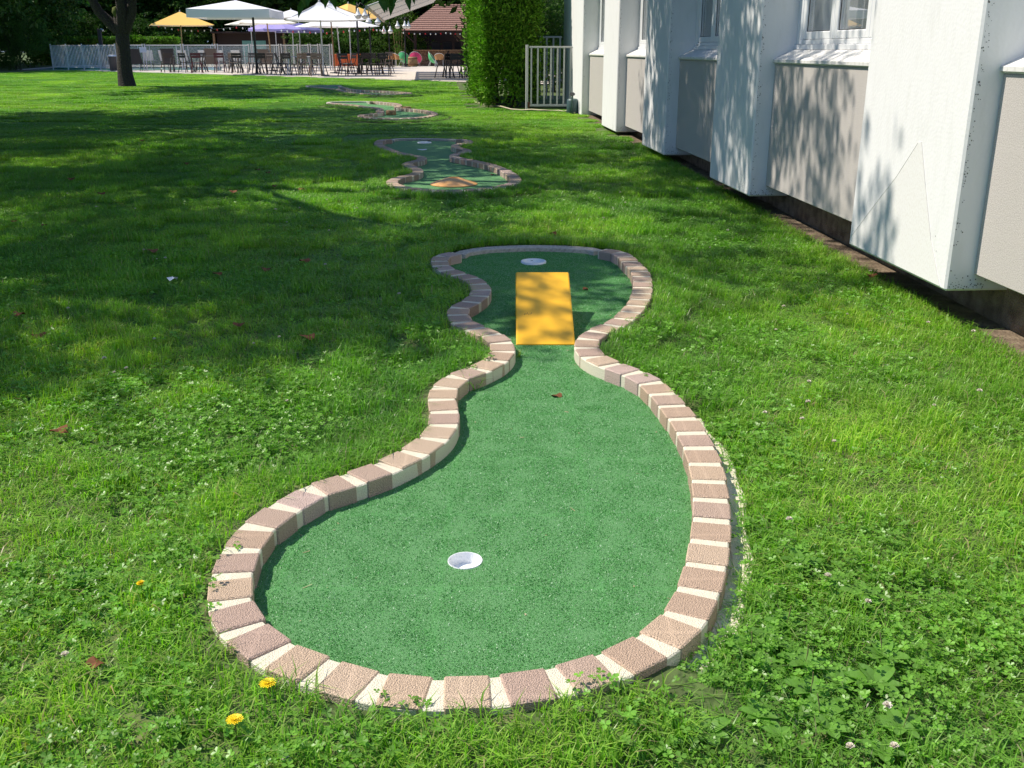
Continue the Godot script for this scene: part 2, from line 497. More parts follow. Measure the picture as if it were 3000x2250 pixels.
# leaves gathered in twigs inside one rounded clump of unit radius
func clump_mesh(n: int, per: int, spread: float, span: float, l: float, w: float, cols: Array) -> ArrayMesh:
	var st := S()
	for i in n:
		var c := Vector3(rng.randfn(), rng.randfn() * 0.72, rng.randfn()) * spread
		var tone := rng.randf_range(0.8, 1.2)
		var ax := Vector3(rng.randfn(), rng.randfn() * 0.4 - 0.2, rng.randfn()).normalized()
		for j in per:
			var at := c + ax * span * rng.randf_range(-1.0, 1.0) + Vector3(rng.randfn(), rng.randfn() * 0.6, rng.randfn()) * span * 0.28
			var k := rng.randf_range(0.7, 1.2)
			var cl: Color = cols[rng.randi() % cols.size()]
			leaf_shape(st, Transform3D(rand_basis(0.35), at), l * k, w * k, Color(cl.r * tone, cl.g * tone, cl.b * tone))
	return done(st)

# a flat patch of hedge surface, facing +z, 0.4 m wide
func hedge_patch(cols: Array) -> ArrayMesh:
	var st := S()
	for i in 150:
		var at := Vector3(rng.randf_range(-0.22, 0.22), rng.randf_range(-0.22, 0.22), -absf(rng.randfn()) * 0.07 + 0.03)
		var k := rng.randf_range(0.6, 1.15)
		var ax := Vector3(rng.randfn() * 0.7, rng.randfn() * 0.6 + 0.25, rng.randfn() * 0.5 + 0.75).normalized()
		var bx := ax.cross(Vector3(rng.randfn() * 0.4, 1, rng.randfn() * 0.4)).normalized()
		var b := rng.randf_range(0.8, 1.2)
		var cl: Color = cols[rng.randi() % cols.size()]
		if rng.randf() < 0.01:
			cl = Color(0.25, 0.12, 0.03)
		leaf_shape(st, Transform3D(Basis(bx, ax, bx.cross(ax)), at), 0.12 * k, 0.05 * k, Color(cl.r * b, cl.g * b, cl.b * b), 0.35)
	return done(st)

# crown made of leafy clumps inside an ellipsoid; returns clump centres
func crown(parent: Node, c: Vector3, r: Vector3, clumps: int, clump_r: float, set_: Array, tint: Color, sd: int, called := "crown", shell := 0.4) -> Array:
	rng.seed = sd
	var centres := []
	for i in clumps:
		var d := Vector3(rng.randfn(), rng.randfn(), rng.randfn()).normalized()
		var q := pow(rng.randf(), shell)
		var cc := c + Vector3(d.x * r.x, d.y * r.y, d.z * r.z) * q
		# openings in the crowns where sun reaches the lawn
		var w: Vector3 = (parent as Node3D).position + cc
		var foot := Vector2(w.x + 0.688 * (w.y - 0.15), -w.z - 0.134 * (w.y - 0.15))
		var open := false
		for o in SUN_GAPS:
			if foot.distance_to(Vector2(o[0], o[1])) < o[2]:
				open = true
		if not open:
			centres.append(cc)
	var n := set_.size()
	var xf := []
	var cols := []
	for v in n:
		xf.append([])
		cols.append([])
	for cc in centres:
		var rr := clump_r * rng.randf_range(0.7, 1.25)
		var v := rng.randi() % n
		xf[v].append(Transform3D(Basis.from_euler(Vector3(rng.randf_range(-0.4, 0.4), rng.randf() * TAU, rng.randf_range(-0.4, 0.4))).scaled(Vector3.ONE * rr), cc))
		var t2 := rng.randf_range(0.75, 1.25)
		cols[v].append(Color(tint.r * t2, tint.g * t2, tint.b * t2))
	var holder := Node3D.new()
	holder.name = called
	parent.add_child(holder, true)
	for v in n:
		if xf[v].size() > 0:
			var o := scatter("foliage", set_[v], M.leaf, xf[v], cols[v], holder)
			o.set_meta("kind", "stuff")
	return centres

func limb(st: SurfaceTool, a: Vector3, b: Vector3, r0: float, r1: float, sag := 0.3, sides := 7) -> void:
	var pts := []
	var rad := []
	var n := 6
	var side := Vector3(rng.randfn(), 0, rng.randfn()) * a.distance_to(b) * 0.06
	for i in n + 1:
		var f := i / float(n)
		pts.append(a.lerp(b, f) + Vector3(0, sag * sin(f * PI), 0) + side * sin(f * PI * 1.5))
		rad.append(lerpf(r0, r1, f))
	tube(st, pts, rad, sides)

func plain_tree(called: String, label: String, at: Vector3, trunk_h: float, trunk_r: float, cc: Vector3, cr: Vector3, clumps: int, clump_r: float, set_: Array, tint: Color, sd: int, group := "") -> Node3D:
	var t := thing(called, label, "tree", at, 0.0, group)
	var cs := crown(t, cc, cr, clumps, clump_r, set_, tint, sd)
	var st := S()
	var top := Vector3(cc.x * 0.4, trunk_h, cc.z * 0.4)
	tube(st, [Vector3(0, -0.15, 0), Vector3(0, 0.12, 0), Vector3(0.03, trunk_h * 0.5, 0), top], [trunk_r * 1.5, trunk_r * 1.12, trunk_r * 0.92, trunk_r * 0.8], 10)
	part("trunk", done(st), M.bark, t)
	st = S()
	var k := 0
	for c2 in cs:
		if k % 3 == 0:
			limb(st, top + Vector3(0, -0.1, 0), c2, trunk_r * 0.42, 0.02, 0.5, 5)
		k += 1
	part("branches", done(st), M.bark, t)
	return t

# ---------------------------------------------------------------- mini-golf
var keep_out := []      # outlines (x, D) where no grass grows

func sweep(st: SurfaceTool, path: Array, half: float, top: float, bottom: float, bv := 0.004) -> void:
	# a band of rectangular section along (x, D) points
	flat(st)
	var prof := [Vector2(-half, bottom), Vector2(-half, top - bv), Vector2(-half + bv, top), Vector2(half - bv, top), Vector2(half, top - bv), Vector2(half, bottom)]
	var rows := []
	for i in path.size():
		var a: Vector2 = path[maxi(i - 1, 0)]
		var b: Vector2 = path[mini(i + 1, path.size() - 1)]
		var d := (b - a).normalized()
		var n := Vector2(-d.y, d.x)
		var row := []
		for q in prof:
			var p: Vector2 = (path[i] as Vector2) + n * q.x
			row.append(P(p.x, p.y, q.y))
		rows.append(row)
	for i in rows.size() - 1:
		for k in prof.size() - 1:
			quad(st, rows[i][k], rows[i][k + 1], rows[i + 1][k + 1], rows[i + 1][k])
	for e in [0, rows.size() - 1]:
		quad(st, rows[e][0], rows[e][1], rows[e][4], rows[e][5])
		quad(st, rows[e][1], rows[e][2], rows[e][3], rows[e][4])

func brick_variant(sd: int) -> ArrayMesh:
	rng.seed = sd
	var st := S()
	var j := func(): return rng.randf_range(-0.002, 0.002)
	box(st, Vector3(-0.0545 + j.call() * 1.5, -0.10, -0.0605 + j.call()), Vector3(0.0545 + j.call() * 1.5, 0.0, 0.0605 + j.call()), 0.004)
	return done(st)

func mini_golf(label: String, bricks: Array, kerb: Array, cup: Vector2, fibre_step: float, sd: int) -> Node3D:
	var t := thing("mini_golf_hole", label, "mini-golf hole", Vector3.ZERO, 0.0, "mini-golf holes on the lawn")
	var line := spline(v2(bricks), 0.146)
	var kl := [line[-1]] + v2(kerb) + [line[0]]
	var kline := spline(kl, 0.1)
	rng.seed = sd
	# bricks, each its own piece
	var vs := [brick_variant(sd + 1), brick_variant(sd + 2), brick_variant(sd + 3)]
	rng.seed = sd + 9
	for i in line.size() - 1:
		var a: Vector2 = line[i]
		var b: Vector2 = line[i + 1]
		var m := (a + b) * 0.5
		var d := b - a
		var br := part("brick", vs[rng.randi() % 3], M.brick[rng.randi() % M.brick.size()], t, P(m.x, m.y, 0.075 + rng.randf_range(-0.0015, 0.002)))
		# brick length lies along the edge
		br.rotation = Vector3(rng.randf_range(-0.01, 0.01), atan2(d.y, d.x) + rng.randf_range(-0.03, 0.03), rng.randf_range(-0.01, 0.01))
	var st := S()
	sweep(st, spline(v2(bricks), 0.035), 0.0565, 0.0705, -0.06)
	part("mortar", done(st), M.mortar, t)
	st = S()
	var first: Array = kline.slice(1, kline.size() - 1)
	sweep(st, first, 0.048, 0.045, -0.06)
	part("kerb", done(st), M.kerb, t)
	st = S()
	sweep(st, spline(v2(bricks), 0.06), 0.078, 0.011, -0.05)
	part("footing", done(st), M.mortar, t)
	if sd == 1000:
		# bare sandy mortar bed showing outside the bricks on one side
		var bed := []
		for i in line.size():
			var q: Vector2 = line[i]
			if q.x > 0.2 and q.y < 3.95:
				var dd := ((line[mini(i + 1, line.size() - 1)] as Vector2) - (line[maxi(i - 1, 0)] as Vector2)).normalized()
				var nn := Vector2(dd.y, -dd.x)
				if nn.dot(q - Vector2(-0.1, 3.0)) < 0:
					nn = -nn
				bed.append(q + nn * (0.088 + 0.010 * sin(i * 2.3) + 0.006 * sin(i * 5.1)))
		st = S()
		sweep(st, spline(bed, 0.04), 0.036, 0.0145, -0.04, 0.006)
		part("sand_bed", done(st), M.mortar, t)
	# green carpet with a round opening for the cup
	var poly := PackedVector2Array()
	for p in spline(v2(bricks), 0.05):
		poly.append(p)
	for p in spline(kl, 0.05).slice(1, -1):
		poly.append(p)
	var pieces := [poly]
	if cup != Vector2.ZERO:
		var circ := PackedVector2Array()
		for k in 40:
			circ.append(cup + Vector2(cos(TAU * k / 40), sin(TAU * k / 40)) * 0.051)
		pieces = []
		for sgn in [-1.0, 1.0]:
			var half := PackedVector2Array([cup + Vector2(0, -20), cup + Vector2(20 * sgn, -20), cup + Vector2(20 * sgn, 20), cup + Vector2(0, 20)])
			for q in Geometry2D.intersect_polygons(poly, half):
				for q2 in Geometry2D.clip_polygons(q, circ):
					pieces.append(q2)
	st = S()
	flat(st)
	for q in pieces:
		var ix := Geometry2D.triangulate_polygon(q)
		for k in range(0, ix.size(), 3):
			tri(st, P(q[ix[k]].x, q[ix[k]].y, 0.016), P(q[ix[k + 1]].x, q[ix[k + 1]].y, 0.016), P(q[ix[k + 2]].x, q[ix[k + 2]].y, 0.016))
	st.generate_normals()
	part("carpet", st.commit(), M.turf, t)
	if fibre_step > 0:
		fibres(t, poly, cup, fibre_step, sd)
	if cup != Vector2.ZERO:
		var c := thing_part("cup", t, P(cup.x, cup.y, 0.006))
		st = S()
		lathe(st, [Vector2(0.0525, 0.0095), Vector2(0.0515, 0.0125), Vector2(0.0500, 0.0120), Vector2(0.0490, -0.024), Vector2(0.0, -0.025)], 40, Vector3.ZERO, false)
		part("liner", done(st), M.cup, c)
		st = S()
		lathe(st, [Vector2(0.006, -0.0235), Vector2(0.0, -0.0230)], 12)
		part("drain_hole", done(st), M.dark, c, Vector3(0.006, 0, 0.033))
	var out := Geometry2D.offset_polygon(poly, 0.084)
	var near := Geometry2D.offset_polygon(poly, 1.15)
	var lo := Vector2(1e9, 1e9)
	var hi := -lo
	for p in near[0]:
		lo = lo.min(p)
		hi = hi.max(p)
	# low earth bank against the outside of the bricks
	st = S()
	flat(st)
	var dense := spline(v2(bricks), 0.08)
	var prev := []
	for i in dense.size():
		var a: Vector2 = dense[maxi(i - 1, 0)]
		var b: Vector2 = dense[mini(i + 1, dense.size() - 1)]
		var d := (b - a).normalized()
		var nn := Vector2(d.y, -d.x)
		if Geometry2D.is_point_in_polygon((dense[i] as Vector2) + nn * 0.07, poly):
			nn = -nn
		var hh := bank(dense[i])
		var row := []
		for q in [[0.058, hh], [0.16, hh * 0.95], [0.30, hh * 0.3], [0.42, -0.01]]:
			var pp: Vector2 = (dense[i] as Vector2) + nn * q[0]
			row.append(P(pp.x, pp.y, q[1]))
		if i > 0:
			for k in 3:
				quad(st, prev[k], prev[k + 1], row[k + 1], row[k])
		prev = row
	part("earth_bank", done(st), M.soil, t)
	keep_out.append({"out": out[0], "far": near[0], "near": Geometry2D.offset_polygon(poly, 0.56)[0], "gap": Geometry2D.offset_polygon(poly, 0.58)[0], "fill": Geometry2D.offset_polygon(poly, 0.26)[0], "mid": Geometry2D.offset_polygon(poly, 0.30)[0], "sand": Geometry2D.offset_polygon(poly, 0.118)[0], "edge": Geometry2D.offset_polygon(poly, 0.15)[0], "poly": poly, "lo": lo, "hi": hi, "line": line})
	return t

func bank(p: Vector2) -> float:
	# height of the soil against the bricks; the footing lies bare along part of the near hole
	if p.x > 0.38 and p.y < 3.9:
		return 0.004
	return 0.05

func thing_part(called: String, parent: Node, at: Vector3) -> Node3D:
	var o := Node3D.new()
	o.name = called
	parent.add_child(o, true)
	o.position = at
	return o

func fibres(t: Node, poly: PackedVector2Array, cup: Vector2, step: float, sd: int) -> void:
	rng.seed = sd + 77
	var meshes := []
	for v in 4:
		var st := S()
		flat(st)
		for k in int(70000 * step * step):
			var o := Vector3(rng.randfn() * 0.55 * step, 0, rng.randfn() * 0.55 * step)
			var lean := Vector3(rng.randfn(), 1.0, rng.randfn()).normalized() * rng.randf_range(0.0025, 0.0055)
			var sd2 := Vector3(rng.randfn(), rng.randfn() * 0.3, rng.randfn()).normalized() * rng.randf_range(0.0007, 0.0012)
			var b := rng.randf_range(0.7, 1.3)
			if rng.randf() < 0.08:
				st.set_color(Color(0.48, 0.66, 0.44))
			else:
				st.set_color(Color(0.115 * b, 0.355 * b, 0.10 * b))
			tri(st, o - sd2, o + sd2, o + lean + sd2)
			tri(st, o - sd2, o + lean + sd2, o + lean - sd2)
		meshes.append(done(st))
	var inner := Geometry2D.offset_polygon(poly, -0.035)
	var xf := [[], [], [], []]
	var lo := Vector2(1e9, 1e9)
	var hi := -lo
	for p in poly:
		lo = lo.min(p)
		hi = hi.max(p)
	var x := lo.x
	while x < hi.x:
		var y := lo.y
		while y < hi.y:
			var p := Vector2(x, y)
			if p.distance_to(cup) > 0.052 + step * 1.4:
				for q in inner:
					if Geometry2D.is_point_in_polygon(p, q):
						var jp := p + Vector2(rng.randf_range(-0.5, 0.5), rng.randf_range(-0.5, 0.5)) * step
						xf[rng.randi() % 4].append(Transform3D(Basis(Vector3.UP, rng.randf() * TAU), P(jp.x, jp.y, 0.0155)))
						break
			y += step
		x += step
	if cup != Vector2.ZERO:
		# the ring close round the cup
		var st := S()
		flat(st)
		for k in 2600:
			var an := rng.randf() * TAU
			var rr := sqrt(lerpf(0.0525 * 0.0525, 0.15 * 0.15, rng.randf()))
			var o := P(cup.x + cos(an) * rr, cup.y + sin(an) * rr, 0.0155)
			var lean := Vector3(rng.randfn(), 1.0, rng.randfn()).normalized() * rng.randf_range(0.0025, 0.0055)
			var sd2 := Vector3(rng.randfn(), rng.randfn() * 0.3, rng.randfn()).normalized() * rng.randf_range(0.0007, 0.0012)
			var b := rng.randf_range(0.7, 1.3)
			st.set_color(Color(0.48, 0.66, 0.44) if rng.randf() < 0.08 else Color(0.115 * b, 0.355 * b, 0.10 * b))
			tri(st, o - sd2, o + sd2, o + lean + sd2)
			tri(st, o - sd2, o + lean + sd2, o + lean - sd2)
		part("carpet_fibres", done(st), M.fibre, t).set_meta("kind", "stuff")
	for v in 4:
		var o := scatter("carpet_fibres", meshes[v], M.fibre, xf[v], [], t)
		o.set_meta("kind", "stuff")

func disc_cup(parent: Node, x: float, D: float, r: float) -> void:
	var c := thing_part("cup", parent, P(x, D, 0.006))
	var st := S()
	lathe(st, [Vector2(r, 0.008), Vector2(r * 0.985, 0.022), Vector2(r * 0.90, 0.024), Vector2(r * 0.84, 0.014), Vector2(0, 0.0135)], 36)
	part("liner", done(st), M.cup, c)
	st = S()
	lathe(st, [Vector2(r * 0.1, 0.0145), Vector2(0, 0.0150)], 10)
	part("drain_hole", done(st), M.dark, c, Vector3(-0.01, 0, -r * 0.5))

# ---------------------------------------------------------------- grass
func blade(st: SurfaceTool, o: Vector3, h: float, w: float, an: float, lean: float, c0: Color, c1: Color) -> void:
	var d := Vector3(cos(an), 0, sin(an))
	var s := Vector3(-d.z, 0, d.x) * w * 0.5
	var m := o + Vector3(0, h * 0.6, 0) + d * lean * 0.35
	var tip := o + Vector3(0, h * (1.0 - 0.25 * minf(lean / maxf(h, 0.001), 1.6)), 0) + d * lean
	st.set_color(c0)
	st.add_vertex(o - s)
	st.add_vertex(o + s)
	st.set_color(c1)
	st.add_vertex(m + s * 0.85)
	st.set_color(c0)
	st.add_vertex(o - s)
	st.set_color(c1)
	st.add_vertex(m + s * 0.85)
	st.add_vertex(m - s * 0.85)
	st.add_vertex(m - s * 0.85)
	st.add_vertex(m + s * 0.85)
	st.add_vertex(tip)

func grass_tuft(n: int, r: float, h: float, w: float, sd: int, square := false) -> ArrayMesh:
	rng.seed = sd
	var st := S()
	flat(st)
	for i in n:
		var an := rng.randf() * TAU
		var rr := sqrt(rng.randf()) * r
		var b := rng.randf_range(0.75, 1.25)
		var c := Color(0.235 * b, 0.46 * b, 0.050 * b)
		var k := rng.randf()
		if k < 0.25:
			c = Color(0.33 * b, 0.54 * b, 0.085 * b)
		elif k < 0.32:
			c = Color(0.33 * b, 0.42 * b, 0.12 * b)
		elif k < 0.345:
			c = Color(0.42 * b, 0.36 * b, 0.19 * b)
		var hh := h * rng.randf_range(0.4, 1.15)
		var o := Vector3(cos(an) * rr, -0.004, sin(an) * rr)
		if square:
			o = Vector3(rng.randf_range(-r, r), -0.004, rng.randf_range(-r, r))
		blade(st, o, hh, w * rng.randf_range(0.7, 1.3), rng.randf() * TAU, hh * rng.randf_range(0.15, 1.7), c, c)
	return done(st)

func clover_tuft(n: int, r: float, sd: int) -> ArrayMesh:
	rng.seed = sd
	var st := S()
	flat(st)
	for i in n:
		var an := rng.randf() * TAU
		var rr := sqrt(rng.randf()) * r
		var h := rng.randf_range(0.022, 0.05)
		var o := Vector3(cos(an) * rr, h, sin(an) * rr)
		var b := rng.randf_range(0.75, 1.3)
		var c := Color(0.19 * b, 0.40 * b, 0.055 * b)
		var tl := Basis.from_euler(Vector3(rng.randf_range(-0.5, 0.5), rng.randf() * TAU, rng.randf_range(-0.5, 0.5)))
		var s := rng.randf_range(0.007, 0.0115)
		st.set_color(c)
		for k in 3:
			var a := TAU * k / 3.0
			var f := Vector3(cos(a), 0.12, sin(a))
			var sd2 := Vector3(-sin(a), 0, cos(a))
			var p0 := o
			var p1 := o + tl * (f * s * 0.55 + sd2 * s * 0.52 + Vector3(0, s * 0.15, 0))
			var p2 := o + tl * (f * s * 1.12 + sd2 * s * 0.34 + Vector3(0, s * 0.12, 0))
			var p3 := o + tl * (f * s * 1.12 - sd2 * s * 0.34 + Vector3(0, s * 0.12, 0))
			var p4 := o + tl * (f * s * 0.55 - sd2 * s * 0.52 + Vector3(0, s * 0.15, 0))
			var pm := o + tl * (f * s * 1.0)
			tri(st, p0, p1, pm)
			tri(st, pm, p1, p2)
			tri(st, p0, pm, p4)
			tri(st, pm, p3, p4)
	return done(st)

func wall_x(D: float) -> float:
	# x of the pilaster faces at distance D
	return (2.64 - 0.0636 * D) / 0.998

func terrace_edge(x: float) -> float:
	# D where the paving starts
	return 34.8 + (-1.36 - x) * (53.8 - 34.8) / (22.77 - 1.36)

func lawn_ok(p: Vector2, margin: float) -> bool:
	if p.x > wall_x(p.y) + 0.16 - margin * 0.5 and p.y < 25.0:
		return false
	if p.y > terrace_edge(p.x) - margin:
		return false
	if p.x > -0.75 - 0.11 * (p.y - 22.4) and p.y > 22.2:
		return false
	if p.x < -23.5 and p.y > 49.0:
		return false
	return true

func in_hole(p: Vector2, key: String) -> bool:
	for h in keep_out:
		if p.x > h.lo.x and p.x < h.hi.x and p.y > h.lo.y and p.y < h.hi.y:
			if Geometry2D.is_point_in_polygon(p, h[key]):
				return true
	return false

func grow_grass() -> void:
	var root := Node3D.new()
	root.name = "lawn_grass"
	root.set_meta("kind", "stuff")
	root.set_meta("label", "mown green lawn grass mixed with clover around the mini-golf holes")
	root.set_meta("category", "grass")
	add_child(root)
	var tiny := []
	var small := []
	var mid := []
	var far := []
	for i in 5:
		tiny.append(grass_tuft(24, 0.042, 0.062, 0.0036, 100 + i))
		small.append(grass_tuft(150, 0.065, 0.058, 0.0036, 150 + i, true))
		mid.append(grass_tuft(760, 0.145, 0.058, 0.0044, 200 + i, true))
	for i in 4:
		far.append(grass_tuft(2600, 0.31, 0.062, 0.0075, 300 + i, true))
	var patch := FastNoiseLite.new()
	patch.seed = 4
	patch.frequency = 0.55
	patch.fractal_octaves = 3
	var tuftn := FastNoiseLite.new()
	tuftn.seed = 14
	tuftn.frequency = 3.2
	tuftn.fractal_octaves = 2
	var hue := FastNoiseLite.new()
	hue.seed = 9
	hue.frequency = 0.35
	hue.fractal_octaves = 3
	rng.seed = 900
	# meshes, spacing, from D, to D, grows inside this outline, but outside that one
	var lists := [[small, 0.118, 1.3, 6.0, "", "edge"], [mid, 0.27, 6.1, 14.0, "", "mid"], [small, 0.118, 6.0, 14.2, "gap", "edge"], [far, 0.58, 14.3, 54.0, "", "near"], [mid, 0.27, 14.2, 33.0, "far", "mid"], [small, 0.118, 14.2, 33.0, "gap", "edge"], [tiny, 0.046, 1.5, 14.0, "fill", "out"], [tiny, 0.06, 14.0, 33.0, "fill", "out"]]
	for L in lists:
		var set_: Array = L[0]
		var step: float = L[1]
		var xf := []
		var cols := []
		for i in set_.size():
			xf.append([])
			cols.append([])
		var D: float = L[2]
		while D < L[3]:
			var x0 := -(0.57 * D + 1.3)
			var x1 := minf(0.57 * D + 1.3, wall_x(D) + 0.2)
			var x := x0
			while x < x1:
				var p := Vector2(x, D)
				if step < 0.07:
					p += Vector2(rng.randf_range(-0.5, 0.5), rng.randf_range(-0.5, 0.5)) * step
				x += step
				var by_wall := p.x > wall_x(p.y) - 0.12 and p.y < 24.0
				if L[4] != "" and not in_hole(p, L[4]) and not (by_wall and step < 0.07 and p.y < 14.0):
					continue
				if by_wall and step > 0.07 and p.y < 14.0:
					continue
				if in_hole(p, L[5]):
					continue
				if not lawn_ok(p, step * 0.5):
					continue
				if p.x > 0.3 and p.y < 3.9 and in_hole(p, "sand") and rng.randf() < 0.85:
					continue
				var n1 := patch.get_noise_2d(p.x, p.y)
				var lift := 0.0
				if L[4] == "fill" and not by_wall:
					lift = bank(p) * (1.0 if in_hole(p, "edge") else 0.7)
				elif step < 0.2 and in_hole(p, "mid"):
					lift = bank(p) * 0.6
				var v := rng.randi() % set_.size()
				var hs := clampf(1.0 + n1 * 0.6 + tuftn.get_noise_2d(p.x, p.y) * 1.1, 0.45, 1.8) * rng.randf_range(0.85, 1.15)
				if step < 0.07:
					hs = rng.randf_range(0.8, 1.3)
				if p.y > 15.0:
					hs *= 0.35 if in_hole(p, "far") else 0.6
				xf[v].append(Transform3D(Basis(Vector3.UP, (rng.randi() % 4) * PI / 2.0 + rng.randf_range(-0.1, 0.1)) * Basis.from_scale(Vector3(1, hs, 1)), P(p.x, p.y, lift)))
				var tn := tuftn.get_noise_2d(p.x, p.y)
				var q := hue.get_noise_2d(p.x, p.y) + tn * 0.35
				var br := (1.0 + q * 0.4) * rng.randf_range(0.85, 1.15)
				cols[v].append(Color(br * (1.0 + q * 0.3), br, br * (1.0 - q * 0.2)))
			D += step
		for v in set_.size():
			if xf[v].size() > 0:
				scatter("grass_tufts", set_[v], M.grass, xf[v], cols[v], root).set_meta("kind", "stuff")
	# clover
	var clo := []
	for i in 4:
		clo.append(clover_tuft(24, 0.085, 400 + i))
	var cx := [[], [], [], []]
	var cc := [[], [], [], []]
	var cn := FastNoiseLite.new()
	cn.seed = 21
	cn.frequency = 0.7
	cn.fractal_octaves = 3
	var D2 := 1.35
	while D2 < 9.5:
		var st2 := 0.075 if D2 < 4.5 else 0.11
		var x2 := -(0.57 * D2 + 1.2)
		var xe := minf(0.57 * D2 + 1.2, wall_x(D2))
		while x2 < xe:
			var p := Vector2(x2 + rng.randf_range(-0.5, 0.5) * st2, D2 + rng.randf_range(-0.5, 0.5) * st2)
			x2 += st2
			var want := cn.get_noise_2d(p.x, p.y) * 0.8 + 0.30 + (0.15 if p.y < 2.6 else 0.0) - 0.02 * p.y
			if rng.randf() > want * 1.3 or in_hole(p, "out") or not lawn_ok(p, 0.02):
				continue
			var v := rng.randi() % 4
			cx[v].append(Transform3D(Basis(Vector3.UP, rng.randf() * TAU).scaled(Vector3.ONE * rng.randf_range(0.8, 1.25)), P(p.x, p.y, bank(p) * 0.8 if in_hole(p, "mid") else 0.0)))
			var b := rng.randf_range(0.85, 1.2)
			cc[v].append(Color(b, b, b * 0.95))
		D2 += st2
	for v in 4:
		scatter("clover_leaves", clo[v], M.grass, cx[v], cc[v], root).set_meta("kind", "stuff")

# ---------------------------------------------------------------- setting
func poly_minus(poly: PackedVector2Array, hole: PackedVector2Array, cx: float) -> Array:
	var out := []
	for sgn in [-1.0, 1.0]:
		var half := PackedVector2Array([Vector2(cx, -500), Vector2(cx + 900 * sgn, -500), Vector2(cx + 900 * sgn, 500), Vector2(cx, 500)])
		for q in Geometry2D.intersect_polygons(poly, half):
			for q2 in Geometry2D.clip_polygons(q, hole):
				out.append(q2)
	return out

func sheet(polys: Array, h: float) -> ArrayMesh:
	var st := S()
	flat(st)
	for q in polys:
		var ix := Geometry2D.triangulate_polygon(q)
		for k in range(0, ix.size(), 3):
			var a := Vector3(q[ix[k]].x, h, -q[ix[k]].y)
			var b := Vector3(q[ix[k + 1]].x, h, -q[ix[k + 1]].y)
			var c := Vector3(q[ix[k + 2]].x, h, -q[ix[k + 2]].y)
			if (b - a).cross(c - a).y > 0:
				tri(st, a, c, b)
			else:
				tri(st, a, b, c)
	return done(st)

func build_ground() -> void:
	var cup := Vector2(-0.14, 2.665)
	var xs := [-300.0, -80.0, -30.0, -15.0, -8.0, -4.0, -1.5, cup.x - 0.06, cup.x + 0.06, 1.0, 2.5, 6.0, 15.0, 60.0, 300.0]
	var ds := [-60.0, -10.0, 0.0, 1.5, cup.y - 0.06, cup.y + 0.06, 4.0, 8.0, 14.0, 20.0, 28.0, TERRACE_Y / SLOPE, 60.0, 120.0, 400.0]
	var st := S()
	flat(st)
	for i in xs.size() - 1:
		for j in ds.size() - 1:
			if i == 7 and j == 4:
				continue
			quad(st, P(xs[i], ds[j]), P(xs[i], ds[j + 1]), P(xs[i + 1], ds[j + 1]), P(xs[i + 1], ds[j]))
	structure("lawn_ground", done(st), M.soil)
	# bare soil strip under the overhanging wall
	st = S()
	flat(st)
	var d := -3.0
	while d < 24.0:
		var a := wall_x(d)
		var b := wall_x(d + 1.0)
		quad(st, P(a + 0.06, d, 0.006), P(b + 0.06, d + 1, 0.006), P(b + 0.5, d + 1, 0.006), P(a + 0.5, d, 0.006))
		d += 1.0
	structure("soil_strip", done(st), M.dirt)
	# paving and pool
	var pool := PackedVector2Array([Vector2(-25.6, 55.1), Vector2(-15.2, 54.9), Vector2(-18.0, 65.0), Vector2(-27.5, 65.6)])
	var pav := PackedVector2Array([Vector2(0.6, terrace_edge(0.6) - 0.6), Vector2(-23.0, terrace_edge(-23.0)), Vector2(-26.2, 54.9), Vector2(-29.0, 66.5), Vector2(-32.0, 86.0), Vector2(6.0, 86.0), Vector2(6.0, 33.0)])
	structure("terrace_paving", sheet(poly_minus(pav, pool, -22.0), TERRACE_Y + 0.014), M.paving)
	structure("pool_water", sheet([pool], TERRACE_Y + 0.006), M.pool)
	# pale edging stones of the terrace
	st = S()
	var e := thing("terrace_edging", "pale stone edging between the lawn and the paved terrace", "edging")
	var n := 26
	for k in n:
		var x := lerpf(-0.9, -22.6, k / float(n))
		var x2 := lerpf(-0.9, -22.6, (k + 1) / float(n))
		var a := Vector3(x, TERRACE_Y + 0.02, -terrace_edge(x))
		var b := Vector3(x2, TERRACE_Y + 0.02, -terrace_edge(x2))
		var l := a.distance_to(b)
		var s := part("edging_stone", box_mesh(Vector3(l - 0.012, 0.10, 0.2), 0.008), M.kerb, e, (a + b) * 0.5 + Vector3(0, -0.03, 0))
		s.rotation.y = atan2(-(b.z - a.z), b.x - a.x)

